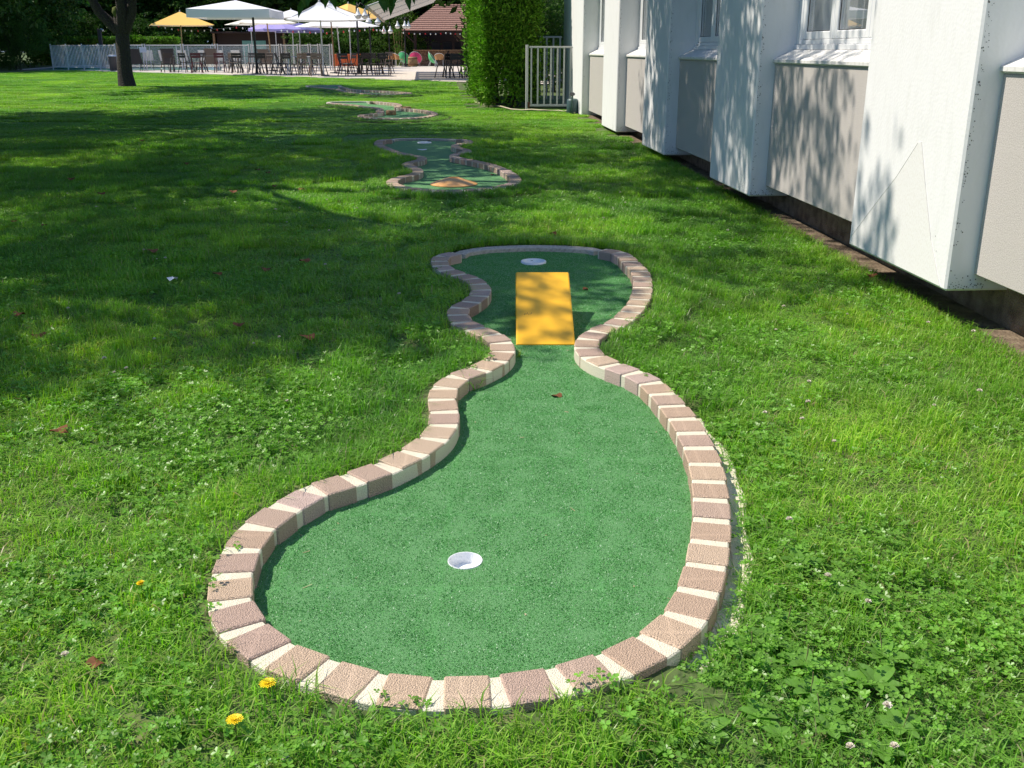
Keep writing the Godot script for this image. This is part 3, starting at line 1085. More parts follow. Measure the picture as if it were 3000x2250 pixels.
# ---------------------------------------------------------------- the white building
func build_building() -> void:
	var b := thing("white_building", "long low white building with projecting pilasters and grey render panels beside the lawn", "building", Vector3.ZERO, 0.0637)
	var pil := [[-2.19, -0.83], [1.44, 2.80], [5.07, 6.41], [8.72, 10.09], [12.33, 13.75], [15.96, 17.42], [20.12, 23.4]]
	var hb := 0.274
	rng.seed = 55
	for i in pil.size():
		var s0: float = pil[i][0]
		var s1: float = pil[i][1]
		var st := S()
		box(st, Vector3(2.64, hb, -s1), Vector3(3.02, 3.3, -s0), 0.012)
		var p := part("pilaster", done(st), M.white_wall, b)
		# specks of black lichen on the near arris and foot
		st = S()
		flat(st)
		for k in 190:
			var y := hb + pow(rng.randf(), 0.8) * 2.2
			var x := 2.655 + absf(rng.randfn()) * 0.016
			if k > 140:
				y = hb + 0.012 + absf(rng.randfn()) * 0.03
				x = 2.66 + rng.randf() * 0.2
			var r := rng.randf_range(0.0012, 0.0042)
			var z := -s0 + 0.0022
			tri(st, Vector3(x - r, y, z), Vector3(x + r * 0.4, y + r, z), Vector3(x + r, y - r * 0.8, z))
			tri(st, Vector3(x - r, y, z), Vector3(x + r, y - r * 0.8, z), Vector3(x - r * 0.2, y - r, z))
		for k in 150:
			var y := hb + 0.014 + absf(rng.randfn()) * 0.05
			var s := lerpf(s0, s1, rng.randf())
			if k > 60:
				s = s0 + 0.25 + rng.randfn() * 0.06
				y = hb + 0.02 + absf(rng.randfn()) * 0.16
			var r := rng.randf_range(0.001, 0.0034)
			var x := 2.6378
			tri(st, Vector3(x, y, -s - r), Vector3(x, y + r * 1.6, -s), Vector3(x, y - r, -s + r))
		var lo := part("lichen_specks", done(st), M.lichen, p)
		lo.set_meta("kind", "stuff")
		if i == 2 or i == 4:
			# triangular patch of coarser, older render with a raised outline
			st = S()
			flat(st)
			var f := 1.0 if i == 2 else 0.8
			var A := Vector2(s1 - 0.03, hb + 0.06)
			var B := Vector2(s0 + 0.06, hb + 0.02)
			var Cc := Vector2(s0 + 0.50, hb + 0.74 * f)
			var pts := [A, Vector2(s1 - 0.03, hb + 0.015), Vector2(s0 + 0.06, hb + 0.015), B, B.lerp(Cc, 0.3) + Vector2(0.03, 0), B.lerp(Cc, 0.65) + Vector2(0.02, 0.02), Cc + Vector2(-0.02, 0), Cc + Vector2(0.02, -0.01), A.lerp(Cc, 0.7) + Vector2(0, -0.02), A.lerp(Cc, 0.4) + Vector2(0.01, -0.015)]
			var pv := PackedVector2Array()
			for q in pts:
				pv.append(q)
			var ix := Geometry2D.triangulate_polygon(pv)
			for k in range(0, ix.size(), 3):
				tri(st, Vector3(2.6375, pv[ix[k]].y, -pv[ix[k]].x), Vector3(2.6375, pv[ix[k + 1]].y, -pv[ix[k + 1]].x), Vector3(2.6375, pv[ix[k + 2]].y, -pv[ix[k + 2]].x))
			for k in pv.size():
				var q: Vector2 = pv[k]
				var q2: Vector2 = pv[(k + 1) % pv.size()]
				quad(st, Vector3(2.6375, q.y, -q.x), Vector3(2.6375, q2.y, -q2.x), Vector3(2.642, q2.y, -q2.x), Vector3(2.642, q.y, -q.x))
			part("render_patch", done(st), M.patch_wall, p)
			# hairline crack that outlines the patch
			st = S()
			for k in range(3, pv.size()):
				var q: Vector2 = pv[k]
				var q2: Vector2 = pv[(k + 1) % pv.size()]
				if q.distance_to(q2) > 0.05:
					bar(st, Vector3(2.6372, q.y, -q.x), Vector3(2.6372, q2.y, -q2.x), 0.0014, 4)
			part("crack", done(st), M.crack, p)
	for i in pil.size() - 1:
		var s0: float = pil[i][1]
		var s1: float = pil[i + 1][0]
		var z0 := -s1 + 0.001
		var z1 := -s0 - 0.001
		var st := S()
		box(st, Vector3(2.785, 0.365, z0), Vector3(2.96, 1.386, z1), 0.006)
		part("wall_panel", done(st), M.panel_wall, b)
		# window sill: sloping slab with a drip edge
		st = S()
		flat(st)
		var pr := [Vector2(2.765, 1.398), Vector2(2.765, 1.420), Vector2(2.925, 1.497), Vector2(2.965, 1.500), Vector2(2.965, 1.387), Vector2(2.786, 1.387), Vector2(2.778, 1.398)]
		for k in pr.size():
			var p: Vector2 = pr[k]
			var q: Vector2 = pr[(k + 1) % pr.size()]
			quad(st, Vector3(p.x, p.y, z0), Vector3(q.x, q.y, z0), Vector3(q.x, q.y, z1), Vector3(p.x, p.y, z1))
		part("window_sill", done(st), M.sill, b)
		# window
		var w := thing_part("window", b, Vector3.ZERO)
		st = S()
		var L := s1 - s0
		box(st, Vector3(2.935, 1.499, z0), Vector3(3.0, 1.538, z1), 0.004)
		box(st, Vector3(2.95, 1.539, z0), Vector3(3.01, 2.82, z0 + 0.11), 0.006)
		box(st, Vector3(2.95, 1.539, z1 - 0.11), Vector3(3.01, 2.82, z1), 0.006)
		box(st, Vector3(2.951, 1.5395, z0 + 0.111), Vector3(3.009, 1.575, z1 - 0.111), 0.004)
		box(st, Vector3(2.951, 2.76, z0 + 0.111), Vector3(3.009, 2.82, z1 - 0.111), 0.004)
		part("frame", done(st), M.pvc, w)
		var nl := 3
		var a0 := z0 + 0.113
		var lw := (z1 - z0 - 0.226) / nl
		for k in nl:
			var u0 := a0 + lw * k + 0.002
			var u1 := a0 + lw * (k + 1) - 0.002
			st = S()
			var fw := 0.07
			box(st, Vector3(2.956, 1.577, u0), Vector3(3.02, 2.758, u0 + fw), 0.006)
			box(st, Vector3(2.956, 1.577, u1 - fw), Vector3(3.02, 2.758, u1), 0.006)
			box(st, Vector3(2.9565, 1.577, u0 + fw + 0.0005), Vector3(3.019, 1.577 + 0.06, u1 - fw - 0.0005), 0.006)
			box(st, Vector3(2.9565, 2.70, u0 + fw + 0.0005), Vector3(3.019, 2.758, u1 - fw - 0.0005), 0.006)
			part("sash_frame", done(st), M.pvc, w)
			st = S()
			var half := (u1 - u0) * 0.5 - fw + 0.004
			box(st, Vector3(-0.002, -0.5375, -half), Vector3(0.002, 0.5375, half))
			# the middle pane of the fourth window sits a hair askew in its sash
			part("pane", done(st), M.glass, w, Vector3(2.99, 2.1675, (u0 + u1) * 0.5), -0.018 if i == 2 and k == 1 else 0.0)
			st = S()
			for sd in [[Vector3(2.972, 1.6372, u0 + fw + 0.0005), Vector3(2.9775, 1.6432, u1 - fw - 0.0005)], [Vector3(2.972, 1.6435, u0 + fw + 0.0005), Vector3(2.9775, 2.6995, u0 + fw + 0.006)], [Vector3(2.972, 1.6435, u1 - fw - 0.006), Vector3(2.9775, 2.6995, u1 - fw - 0.0005)]]:
				box(st, sd[0], sd[1])
			part("gasket", done(st), M.seal, w)
		st = S()
		box(st, Vector3(2.80, 2.822, z0), Vector3(3.0, 3.3, z1), 0.006)
		part("lintel", done(st), M.white_wall, b)
		# curtain hanging inside
		st = S()
		smooth(st)
		var n := 90
		var prev := []
		for k in n + 1:
			var z := lerpf(z0 + 0.05, z1 - 0.05, k / float(n))
			var fold := sin(k * 0.9 + i) * 0.02 + sin(k * 0.37 + i * 2.0) * 0.018
			var o := [Vector3(3.14 + fold, 0.6, z), Vector3(3.14 + fold * 0.6, 2.8, z)]
			if k > 0 and not (k > 38 and k < 52):
				quad(st, prev[0], prev[1], o[1], o[0])
			prev = o
		var cu := solo("curtain", done(st), M.curtain, ["grey folded curtain behind the window at the building's near end", "grey curtain behind the window on the near side of the triangular render patch", "grey curtain behind the window showing a parasol's reflection", "grey curtain behind the window next along from the reflecting window", "pale curtain behind the window two bays before the gate", "pale curtain behind the last window before the gate"][i], "curtain", Vector3.ZERO, 0.0637, "curtains inside the windows")
	# recessed base wall, roof, back and inner walls
	var st := S()
	box(st, Vector3(2.99, -0.25, -23.38), Vector3(3.2, 0.62, 2.3))
	part("plinth", done(st), M.plinth, b)
	st = S()
	box(st, Vector3(2.50, 3.301, -23.6), Vector3(9.6, 3.52, 2.5), 0.01)
	part("roof", done(st), M.white_wall, b)
	st = S()
	box(st, Vector3(9.2, -0.2, -23.39), Vector3(9.4, 3.3, 2.3))
	part("back_wall", done(st), M.room, b)
	st = S()
	box(st, Vector3(3.03, -0.2, -23.395), Vector3(9.19, 3.3, -23.2))
	part("end_wall", done(st), M.white_wall, b)
	st = S()
	box(st, Vector3(3.03, -0.2, 2.1), Vector3(9.19, 3.3, 2.3))
	part("end_wall", done(st), M.white_wall, b)
	st = S()
	box(st, Vector3(3.21, 0.4, -23.19), Vector3(9.19, 0.6, 2.09))
	part("floor_slab", done(st), M.room, b)
	st = S()
	for s in [3.9, 7.56, 11.2, 14.8, 18.5]:
		box(st, Vector3(5.6, 0.605, -s - 1.9), Vector3(5.7, 3.295, -s + 1.6))
	part("inner_wall", done(st), M.room, b)

# ---------------------------------------------------------------- gate, hedge, watering can, hose
func build_gate_corner() -> void:
	var y0 := g(21.8)
	var gt := thing("garden_gate", "pale metal bar gate between the clipped hedge and the white building", "gate", Vector3(0, y0, -21.8))
	var st := S()
	box(st, Vector3(0.36, 0.07, -0.02), Vector3(1.27, 0.115, 0.02), 0.004)
	part("rail", done(st), M.gate, gt)
	st = S()
	box(st, Vector3(0.36, 1.235, -0.022), Vector3(1.30, 1.27, 0.022), 0.004)
	part("rail", done(st), M.gate, gt)
	for k in 7:
		st = S()
		var x := 0.40 + k * 0.136
		box(st, Vector3(x - 0.017, 0.1155, -0.014), Vector3(x + 0.017, 1.2345, 0.014), 0.003)
		part("bar", done(st), M.gate, gt)
	st = S()
	bar(st, Vector3(0.31, -0.1, 0.0), Vector3(0.31, 1.3, 0), 0.03, 10)
	part("post", done(st), M.gate, gt)
	st = S()
	box(st, Vector3(0.325, 0.05, -0.03), Vector3(0.375, 0.16, 0.032), 0.004)
	part("hinge", done(st), M.rust, gt)
	st = S()
	box(st, Vector3(1.27, 1.12, -0.03), Vector3(1.36, 1.2, 0.03), 0.006)
	box(st, Vector3(1.352, 1.201, -0.02), Vector3(1.385, 1.5, 0.02), 0.006)
	part("latch", done(st), M.black_metal, gt)
	# low fence further back
	var y1 := g(25.5)
	var fb := thing("back_fence", "weathered grey bar fence standing in the dark behind the garden gate", "fence", Vector3(0, y1, -25.5))
	st = S()
	box(st, Vector3(0.3, 1.42, -0.02), Vector3(1.2, 1.46, 0.02), 0.004)
	part("rail", done(st), M.gate, fb)
	for k in 6:
		st = S()
		box(st, Vector3(0.34 + k * 0.16, 0.0, -0.015), Vector3(0.38 + k * 0.16, 1.4195, 0.015), 0.003)
		part("bar", done(st), M.gate, fb)
	# watering can
	var wc := thing("watering_can", "dark green plastic watering can standing on the grass by the white wall", "watering can", P(1.21, 20.75, 0.0))
	st = S()
	lathe(st, [Vector2(0.0, 0.0), Vector2(0.11, 0.0), Vector2(0.118, 0.015), Vector2(0.115, 0.25), Vector2(0.095, 0.285), Vector2(0.06, 0.29), Vector2(0.055, 0.28), Vector2(0.0, 0.24)], 20)
	part("body", done(st), M.can_green, wc)
	st = S()
	tube(st, [Vector3(-0.01, 0.06, 0.11), Vector3(-0.02, 0.2, 0.17), Vector3(-0.02, 0.36, 0.23)], [0.022, 0.016, 0.013], 8)
	part("spout", done(st), M.can_green, wc)
	st = S()
	tube(st, [Vector3(-0.02, 0.355, 0.225), Vector3(-0.02, 0.385, 0.245), Vector3(-0.02, 0.39, 0.249)], [0.014, 0.055, 0.05], 16)
	part("rose", done(st), M.black_metal, wc)
	st = S()
	tube(st, [Vector3(0, 0.28, 0.07), Vector3(0, 0.37, 0.02), Vector3(0, 0.36, -0.06), Vector3(0, 0.26, -0.115)], [0.012, 0.012, 0.012, 0.012], 8)
	part("handle", done(st), M.can_green, wc)
	# garden hose
	st = S()
	var hp := []
	for q in [[-0.86, 24.0], [-0.62, 23.2], [-0.42, 22.6], [-0.22, 22.0], [-0.02, 21.6], [0.2, 21.5], [0.42, 21.45], [0.55, 21.2], [0.66, 21.05], [0.8, 21.15], [0.96, 21.1], [1.06, 21.0], [1.16, 21.0], [1.25, 20.6]]:
		hp.append(P(q[0], q[1], 0.035 + 0.02 * sin(q[0] * 23.0)))
	tube(st, hp, [0.016], 8)
	solo("garden_hose", done(st), M.hose, "pale yellowish garden hose lying along the foot of the hedge and gate", "hose")
	# clipped hedge block
	var hd := thing("clipped_hedge", "tall square-clipped laurel hedge with glossy bright green leaves beside the gate", "hedge", P(-0.16, 24.6, 0), 0.115)
	rng.seed = 808
	var lo := Vector3(-0.58, 0.25, -2.3)
	var hi := Vector3(0.40, 3.3, 2.2)
	var xf := [[], [], [], []]
	var cols := [[], [], [], []]
	var put := func(at: Vector3, turn: float, tip := 0.0) -> void:
		var v := rng.randi() % 4
		var wob := 0.05 * sin(at.y * 4.1 + at.z * 3.0) + 0.04 * sin(at.y * 9.0 - at.z * 6.0 + at.x * 5.0)
		var bs := Basis(Vector3.UP, turn) * Basis(Vector3.RIGHT, tip) * Basis(Vector3(0, 0, 1), rng.randf_range(-0.3, 0.3))
		xf[v].append(Transform3D(bs.scaled(Vector3.ONE * rng.randf_range(0.85, 1.15)), at + bs.z * wob + Vector3(rng.randf_range(-0.06, 0.06), rng.randf_range(-0.06, 0.06), rng.randf_range(-0.06, 0.06))))
		var b := rng.randf_range(0.8, 1.25)
		cols[v].append(Color(b, b, b * 0.9))
	var y := lo.y
	while y < hi.y:
		var z := lo.z
		while z < hi.z:
			if y > 0.5 or rng.randf() < 0.6:
				put.call(Vector3(lo.x, y, z), -PI / 2.0)
				put.call(Vector3(hi.x, y, z), PI / 2.0)
			z += 0.23
		var x := lo.x
		while x < hi.x:
			if y > 0.5 or rng.randf() < 0.6:
				put.call(Vector3(x, y, hi.z), 0.0)
				put.call(Vector3(x, y, lo.z), PI)
			x += 0.23
		y += 0.23
	var zz := lo.z
	while zz < hi.z:
		var xx := lo.x
		while xx < hi.x:
			put.call(Vector3(xx, hi.y, zz), 0.0, -PI / 2.0)
			xx += 0.25
		zz += 0.25
	var fol := thing_part("foliage", hd, Vector3.ZERO)
	for v in 4:
		scatter("leaves", hedge_twigs[v], M.leaf_gloss, xf[v], cols[v], fol).set_meta("kind", "stuff")
	for k in 12:
		st = S()
		var x := rng.randf_range(-0.45, 0.4)
		var z := rng.randf_range(-2.0, 2.0)
		limb(st, Vector3(x, -0.08, z), Vector3(x + rng.randf_range(-0.2, 0.2), 2.9, z + rng.randf_range(-0.2, 0.2)), 0.028, 0.01, 0.0, 6)
		part("stem", done(st), M.bark, hd)

# ---------------------------------------------------------------- terrace furniture
func bistro_chair(m: Material) -> Node3D:
	# back of the chair towards +z
	var t := Node3D.new()
	var st := S()
	for k in 5:
		box(st, Vector3(-0.20, 0.445, -0.2 + k * 0.08), Vector3(0.20, 0.46, -0.135 + k * 0.08), 0.003)
	part("seat", done(st), m, t)
	for k in 2:
		st = S()
		box(st, Vector3(-0.22, 0.655 + k * 0.115, 0.228 + k * 0.02), Vector3(0.22, 0.755 + k * 0.115, 0.25 + k * 0.02), 0.004)
		part("backrest_slat", done(st), m, t)
	for sx in [-1.0, 1.0]:
		st = S()
		tube(st, [Vector3(0.20 * sx, 0.87, 0.27), Vector3(0.195 * sx, 0.62, 0.22), Vector3(0.19 * sx, 0.46, 0.17), Vector3(0.235 * sx, 0.0, 0.32)], [0.020], 6)
		part("leg", done(st), m, t)
		st = S()
		tube(st, [Vector3(0.19 * sx, 0.45, 0.10), Vector3(0.195 * sx, 0.435, -0.16), Vector3(0.235 * sx, 0.0, -0.27)], [0.020], 6)
		part("leg", done(st), m, t)
	return t

func cafe_table(w: float, d: float, h: float, m: Material) -> Node3D:
	var t := Node3D.new()
	var st := S()
	box(st, Vector3(-w / 2, h - 0.022, -d / 2), Vector3(w / 2, h, d / 2), 0.005)
	part("tabletop", done(st), m, t)
	for sx in [-1.0, 1.0]:
		for sz in [-1.0, 1.0]:
			st = S()
			tube(st, [Vector3((w / 2 - 0.10) * sx, h - 0.023, (d / 2 - 0.08) * sz), Vector3((w / 2 - 0.06) * sx, h - 0.12, (d / 2 - 0.06) * sz), Vector3((w / 2 + 0.02) * sx, 0.0, (d / 2 + 0.0) * sz)], [0.026], 6)
			part("leg", done(st), m, t)
	return t

func lounger(sling: Material, frame: Material, up: float) -> Node3D:
	# head end towards +z
	var t := Node3D.new()
	var st := S()
	box(st, Vector3(-0.28, 0.325, -1.25), Vector3(0.28, 0.34, 0.0), 0.003)
	part("seat", done(st), sling, t)
	st = S()
	var tr := Transform3D(Basis(Vector3.RIGHT, -up), Vector3(0, 0.335, 0.02))
	box(st, Vector3(-0.28, -0.008, 0.0), Vector3(0.28, 0.008, 0.78), 0.003, tr)
	part("backrest", done(st), sling, t)
	for sx in [-1.0, 1.0]:
		st = S()
		bar(st, Vector3(0.31 * sx, 0.33, -1.27), Vector3(0.31 * sx, 0.33, 0.35), 0.016)
		part("side_rail", done(st), frame, t)
		st = S()
		bar(st, tr * Vector3(0.3 * sx, 0, 0.0), tr * Vector3(0.3 * sx, 0, 0.8), 0.014)
		part("back_frame", done(st), frame, t)
		for z in [-1.1, 0.3]:
			st = S()
			bar(st, Vector3(0.31 * sx, 0.33, z), Vector3(0.31 * sx, 0.0, z + (0.12 if z > 0 else -0.06)), 0.014)
			part("leg", done(st), frame, t)
	return t

func register(t: Node3D, called: String, label: String, category: String, at: Vector3, turn: float, group := "") -> Node3D:
	t.name = numbered(called)
	add_child(t)
	t.position = at
	t.rotation.y = turn
	tag(t, label, category, group)
	return t

func canopy_mesh(n: int, r: float, edge: float, apex: float, curve: float, valance: float, sag := 0.04) -> ArrayMesh:
	var st := S()
	var rows := 7
	flat(st)
	for k in n:
		var a0 := TAU * (k + 0.5) / n
		var a1 := TAU * (k + 1.5) / n
		var c0 := Vector3(cos(a0), 0, sin(a0)) * r
		var c1 := Vector3(cos(a1), 0, sin(a1)) * r
		var cols := 6
		for i in rows:
			for j in cols:
				var v := []
				for q in [[i, j], [i + 1, j], [i + 1, j + 1], [i, j + 1]]:
					var f: float = q[0] / float(rows)
					var u: float = q[1] / float(cols)
					var p := c0.lerp(c1, u) * f
					p.y = lerpf(apex, edge, pow(f, curve)) - sag * sin(u * PI) * f * 0.8
					v.append(p)
				if i == 0:
					tri(st, v[0], v[1], v[2])
				else:
					quad(st, v[0], v[1], v[2], v[3])
		if valance > 0:
			for j in cols:
				var u0 := j / float(cols)
				var u1 := (j + 1) / float(cols)
				var p0 := c0.lerp(c1, u0)
				var p1 := c0.lerp(c1, u1)
				p0.y = edge - sag * sin(u0 * PI) * 0.8
				p1.y = edge - sag * sin(u1 * PI) * 0.8
				var q0 := p0 * Vector3(1.005, 1, 1.005)
				var q1 := p1 * Vector3(1.005, 1, 1.005)
				q0.y = edge - valance
				q1.y = edge - valance
				quad(st, p0, p1, q1, q0)
	return done(st)

func parasol(label: String, base: Vector3, top: Vector3, n: int, r: float, edge: float, apex: float, curve: float, valance: float, rot: float, cloth: Material, pole: Material, pr := 0.025) -> Node3D:
	# base: foot of the pole, top: offset of the canopy centre from it
	var t := thing("parasol", label, "parasol", base, 0.0, "parasols on the terrace")
	var c := part("canopy", canopy_mesh(n, r, edge, apex, curve, valance), cloth, t, Vector3(top.x, 0, top.z), rot)
	var st := S()
	if absf(top.x) > 0.4:
		tube(st, [Vector3(0, 0, 0), Vector3(0, edge - 0.1, 0), Vector3(top.x * 0.5, apex - 0.12, top.z * 0.5), Vector3(top.x * 0.95, apex - 0.06, top.z)], [pr, pr, pr * 0.7, pr * 0.7], 8)
	else:
		tube(st, [Vector3(0, 0, 0), Vector3(top.x * 0.95, apex - 0.06, top.z * 0.95)], [pr, pr], 8)
	part("pole", done(st), pole, t)
	for k in n:
		var a := TAU * (k + 0.5) / n - rot
		st = S()
		bar(st, Vector3(top.x, apex - 0.08, top.z), Vector3(top.x + cos(a) * r * 0.985, edge - 0.015, top.z + sin(a) * r * 0.985), 0.012, 5)
		part("rib", done(st), pole, t)
	st = S()
	lathe(st, [Vector2(0.0, apex + 0.09), Vector2(0.03, apex + 0.07), Vector2(0.022, apex + 0.03), Vector2(0.05, apex - 0.005), Vector2(0.05, apex - 0.02)], 10)
	part("finial", done(st), M.white_metal, t, Vector3(top.x, 0, top.z))
	st = S()
	lathe(st, [Vector2(0, 0.06), Vector2(0.05, 0.06), Vector2(0.06, 0.045), Vector2(0.24, 0.035), Vector2(0.25, 0.0)], 16)
	part("foot", done(st), M.grey_metal, t)
	return t

func lamp_post(label: String, at: Vector3, h: float, heads: Array) -> void:
	var t := thing("lamp_post", label, "lamp post", at, 0.0, "lamp posts on the terrace")
	var st := S()
	tube(st, [Vector3(0, 0, 0), Vector3(0, 0.5, 0), Vector3(0, h, 0)], [0.06, 0.045, 0.035], 8)
	part("post", done(st), M.black_metal, t)
	st = S()
	lathe(st, [Vector2(0, 0.05), Vector2(0.1, 0.05), Vector2(0.3, 0.03), Vector2(0.3, 0)], 16)
	part("foot", done(st), M.black_metal, t)
	for q in heads:
		var o: Vector3 = q
		st = S()
		tube(st, [Vector3(0, h - 0.08, 0), Vector3(o.x * 0.5, h + 0.16, o.z * 0.5), Vector3(o.x, h + 0.02, o.z), Vector3(o.x, h - 0.08, o.z)], [0.016], 6)
		part("arm", done(st), M.black_metal, t)
		st = S()
		lathe(st, [Vector2(0.0, h - 0.07), Vector2(0.03, h - 0.08), Vector2(0.05, h - 0.18), Vector2(0.09, h - 0.28), Vector2(0.165, h - 0.37)], 16)
		var sh := part("lamp_shade", done(st), M.opal, t, Vector3(o.x, 0, o.z))
		st = S()
		lathe(st, [Vector2(0.165, h - 0.366), Vector2(0.178, h - 0.38), Vector2(0.165, h - 0.394)], 16)
		part("rim", done(st), M.black_metal, sh)
		st = S()
		lathe(st, [Vector2(0.15, h - 0.38), Vector2(0.135, h - 0.45), Vector2(0.085, h - 0.50), Vector2(0.0, h - 0.52)], 16)
		part("globe", done(st), M.opal, sh)

func hoop_chair(m: Material, frame: Material) -> Node3D:
	# round cord chair, open side towards -z
	var t := Node3D.new()
	var tr := Transform3D(Basis(Vector3.RIGHT, 0.95), Vector3(0, 0.52, 0))
	var st := S()
	smooth(st)
	var rings := 5
	for i in rings:
		for k in 24:
			var v := []
			for q in [[i, k], [i + 1, k], [i + 1, k + 1], [i, k + 1]]:
				var f: float = q[0] / float(rings)
				var a: float = TAU * q[1] / 24.0
				v.append(tr * Vector3(cos(a) * f * 0.40, -0.26 * (1.0 - f * f), sin(a) * f * 0.44))
			if i == 0:
				tri(st, v[0], v[1], v[2])
			else:
				quad(st, v[0], v[1], v[2], v[3])
	part("shell", done(st), m, t)
	st = S()
	var pts := []
	for k in 25:
		var a := TAU * k / 24.0
		pts.append(tr * Vector3(cos(a) * 0.405, 0.0, sin(a) * 0.445))
	tube(st, pts, [0.014], 6, false)
	part("rim", done(st), frame, t)
	for q in [[-0.25, -0.25], [0.25, -0.25], [-0.2, 0.25], [0.2, 0.25]]:
		st = S()
		bar(st, Vector3(q[0] * 0.7, 0.36, q[1] * 0.5), Vector3(q[0] * 1.15, 0, q[1] * 1.1), 0.012)
		part("leg", done(st), frame, t)
	return t

func tub_chair(m: Material) -> Node3D:
	# round-backed woven chair, back towards +z
	var t := Node3D.new()
	var st := S()
	smooth(st)
	for k in 14:
		var a0 := PI * 0.0 + PI * k / 14.0
		var a1 := PI * (k + 1) / 14.0
		var h0 := 0.62 + 0.17 * sin(a0)
		var h1 := 0.62 + 0.17 * sin(a1)
		quad(st, Vector3(cos(a0) * 0.25, 0.45, sin(a0) * 0.24), Vector3(cos(a0) * 0.28, h0, sin(a0) * 0.28), Vector3(cos(a1) * 0.28, h1, sin(a1) * 0.28), Vector3(cos(a1) * 0.25, 0.45, sin(a1) * 0.24))
	part("backrest", done(st), m, t)
	st = S()
	box(st, Vector3(-0.24, 0.42, -0.24), Vector3(0.24, 0.45, 0.23), 0.02)
	part("seat", done(st), m, t)
	st = S()
	var pts := []
	for k in 15:
		var a := PI * k / 14.0
		pts.append(Vector3(cos(a) * 0.285, 0.625 + 0.17 * sin(a), sin(a) * 0.285))
	tube(st, pts, [0.014], 6)
	part("arm_rail", done(st), M.white_metal, t)
	for q in [[-0.24, -0.22], [0.24, -0.22], [-0.22, 0.2], [0.22, 0.2]]:
		st = S()
		bar(st, Vector3(q[0], 0.42, q[1]), Vector3(q[0] * 1.1, 0, q[1] * 1.1), 0.014)
		part("leg", done(st), M.white_metal, t)
	return t

func T(x: float, D: float) -> Vector3:
	return Vector3(x, TERRACE_Y + 0.014, -D)

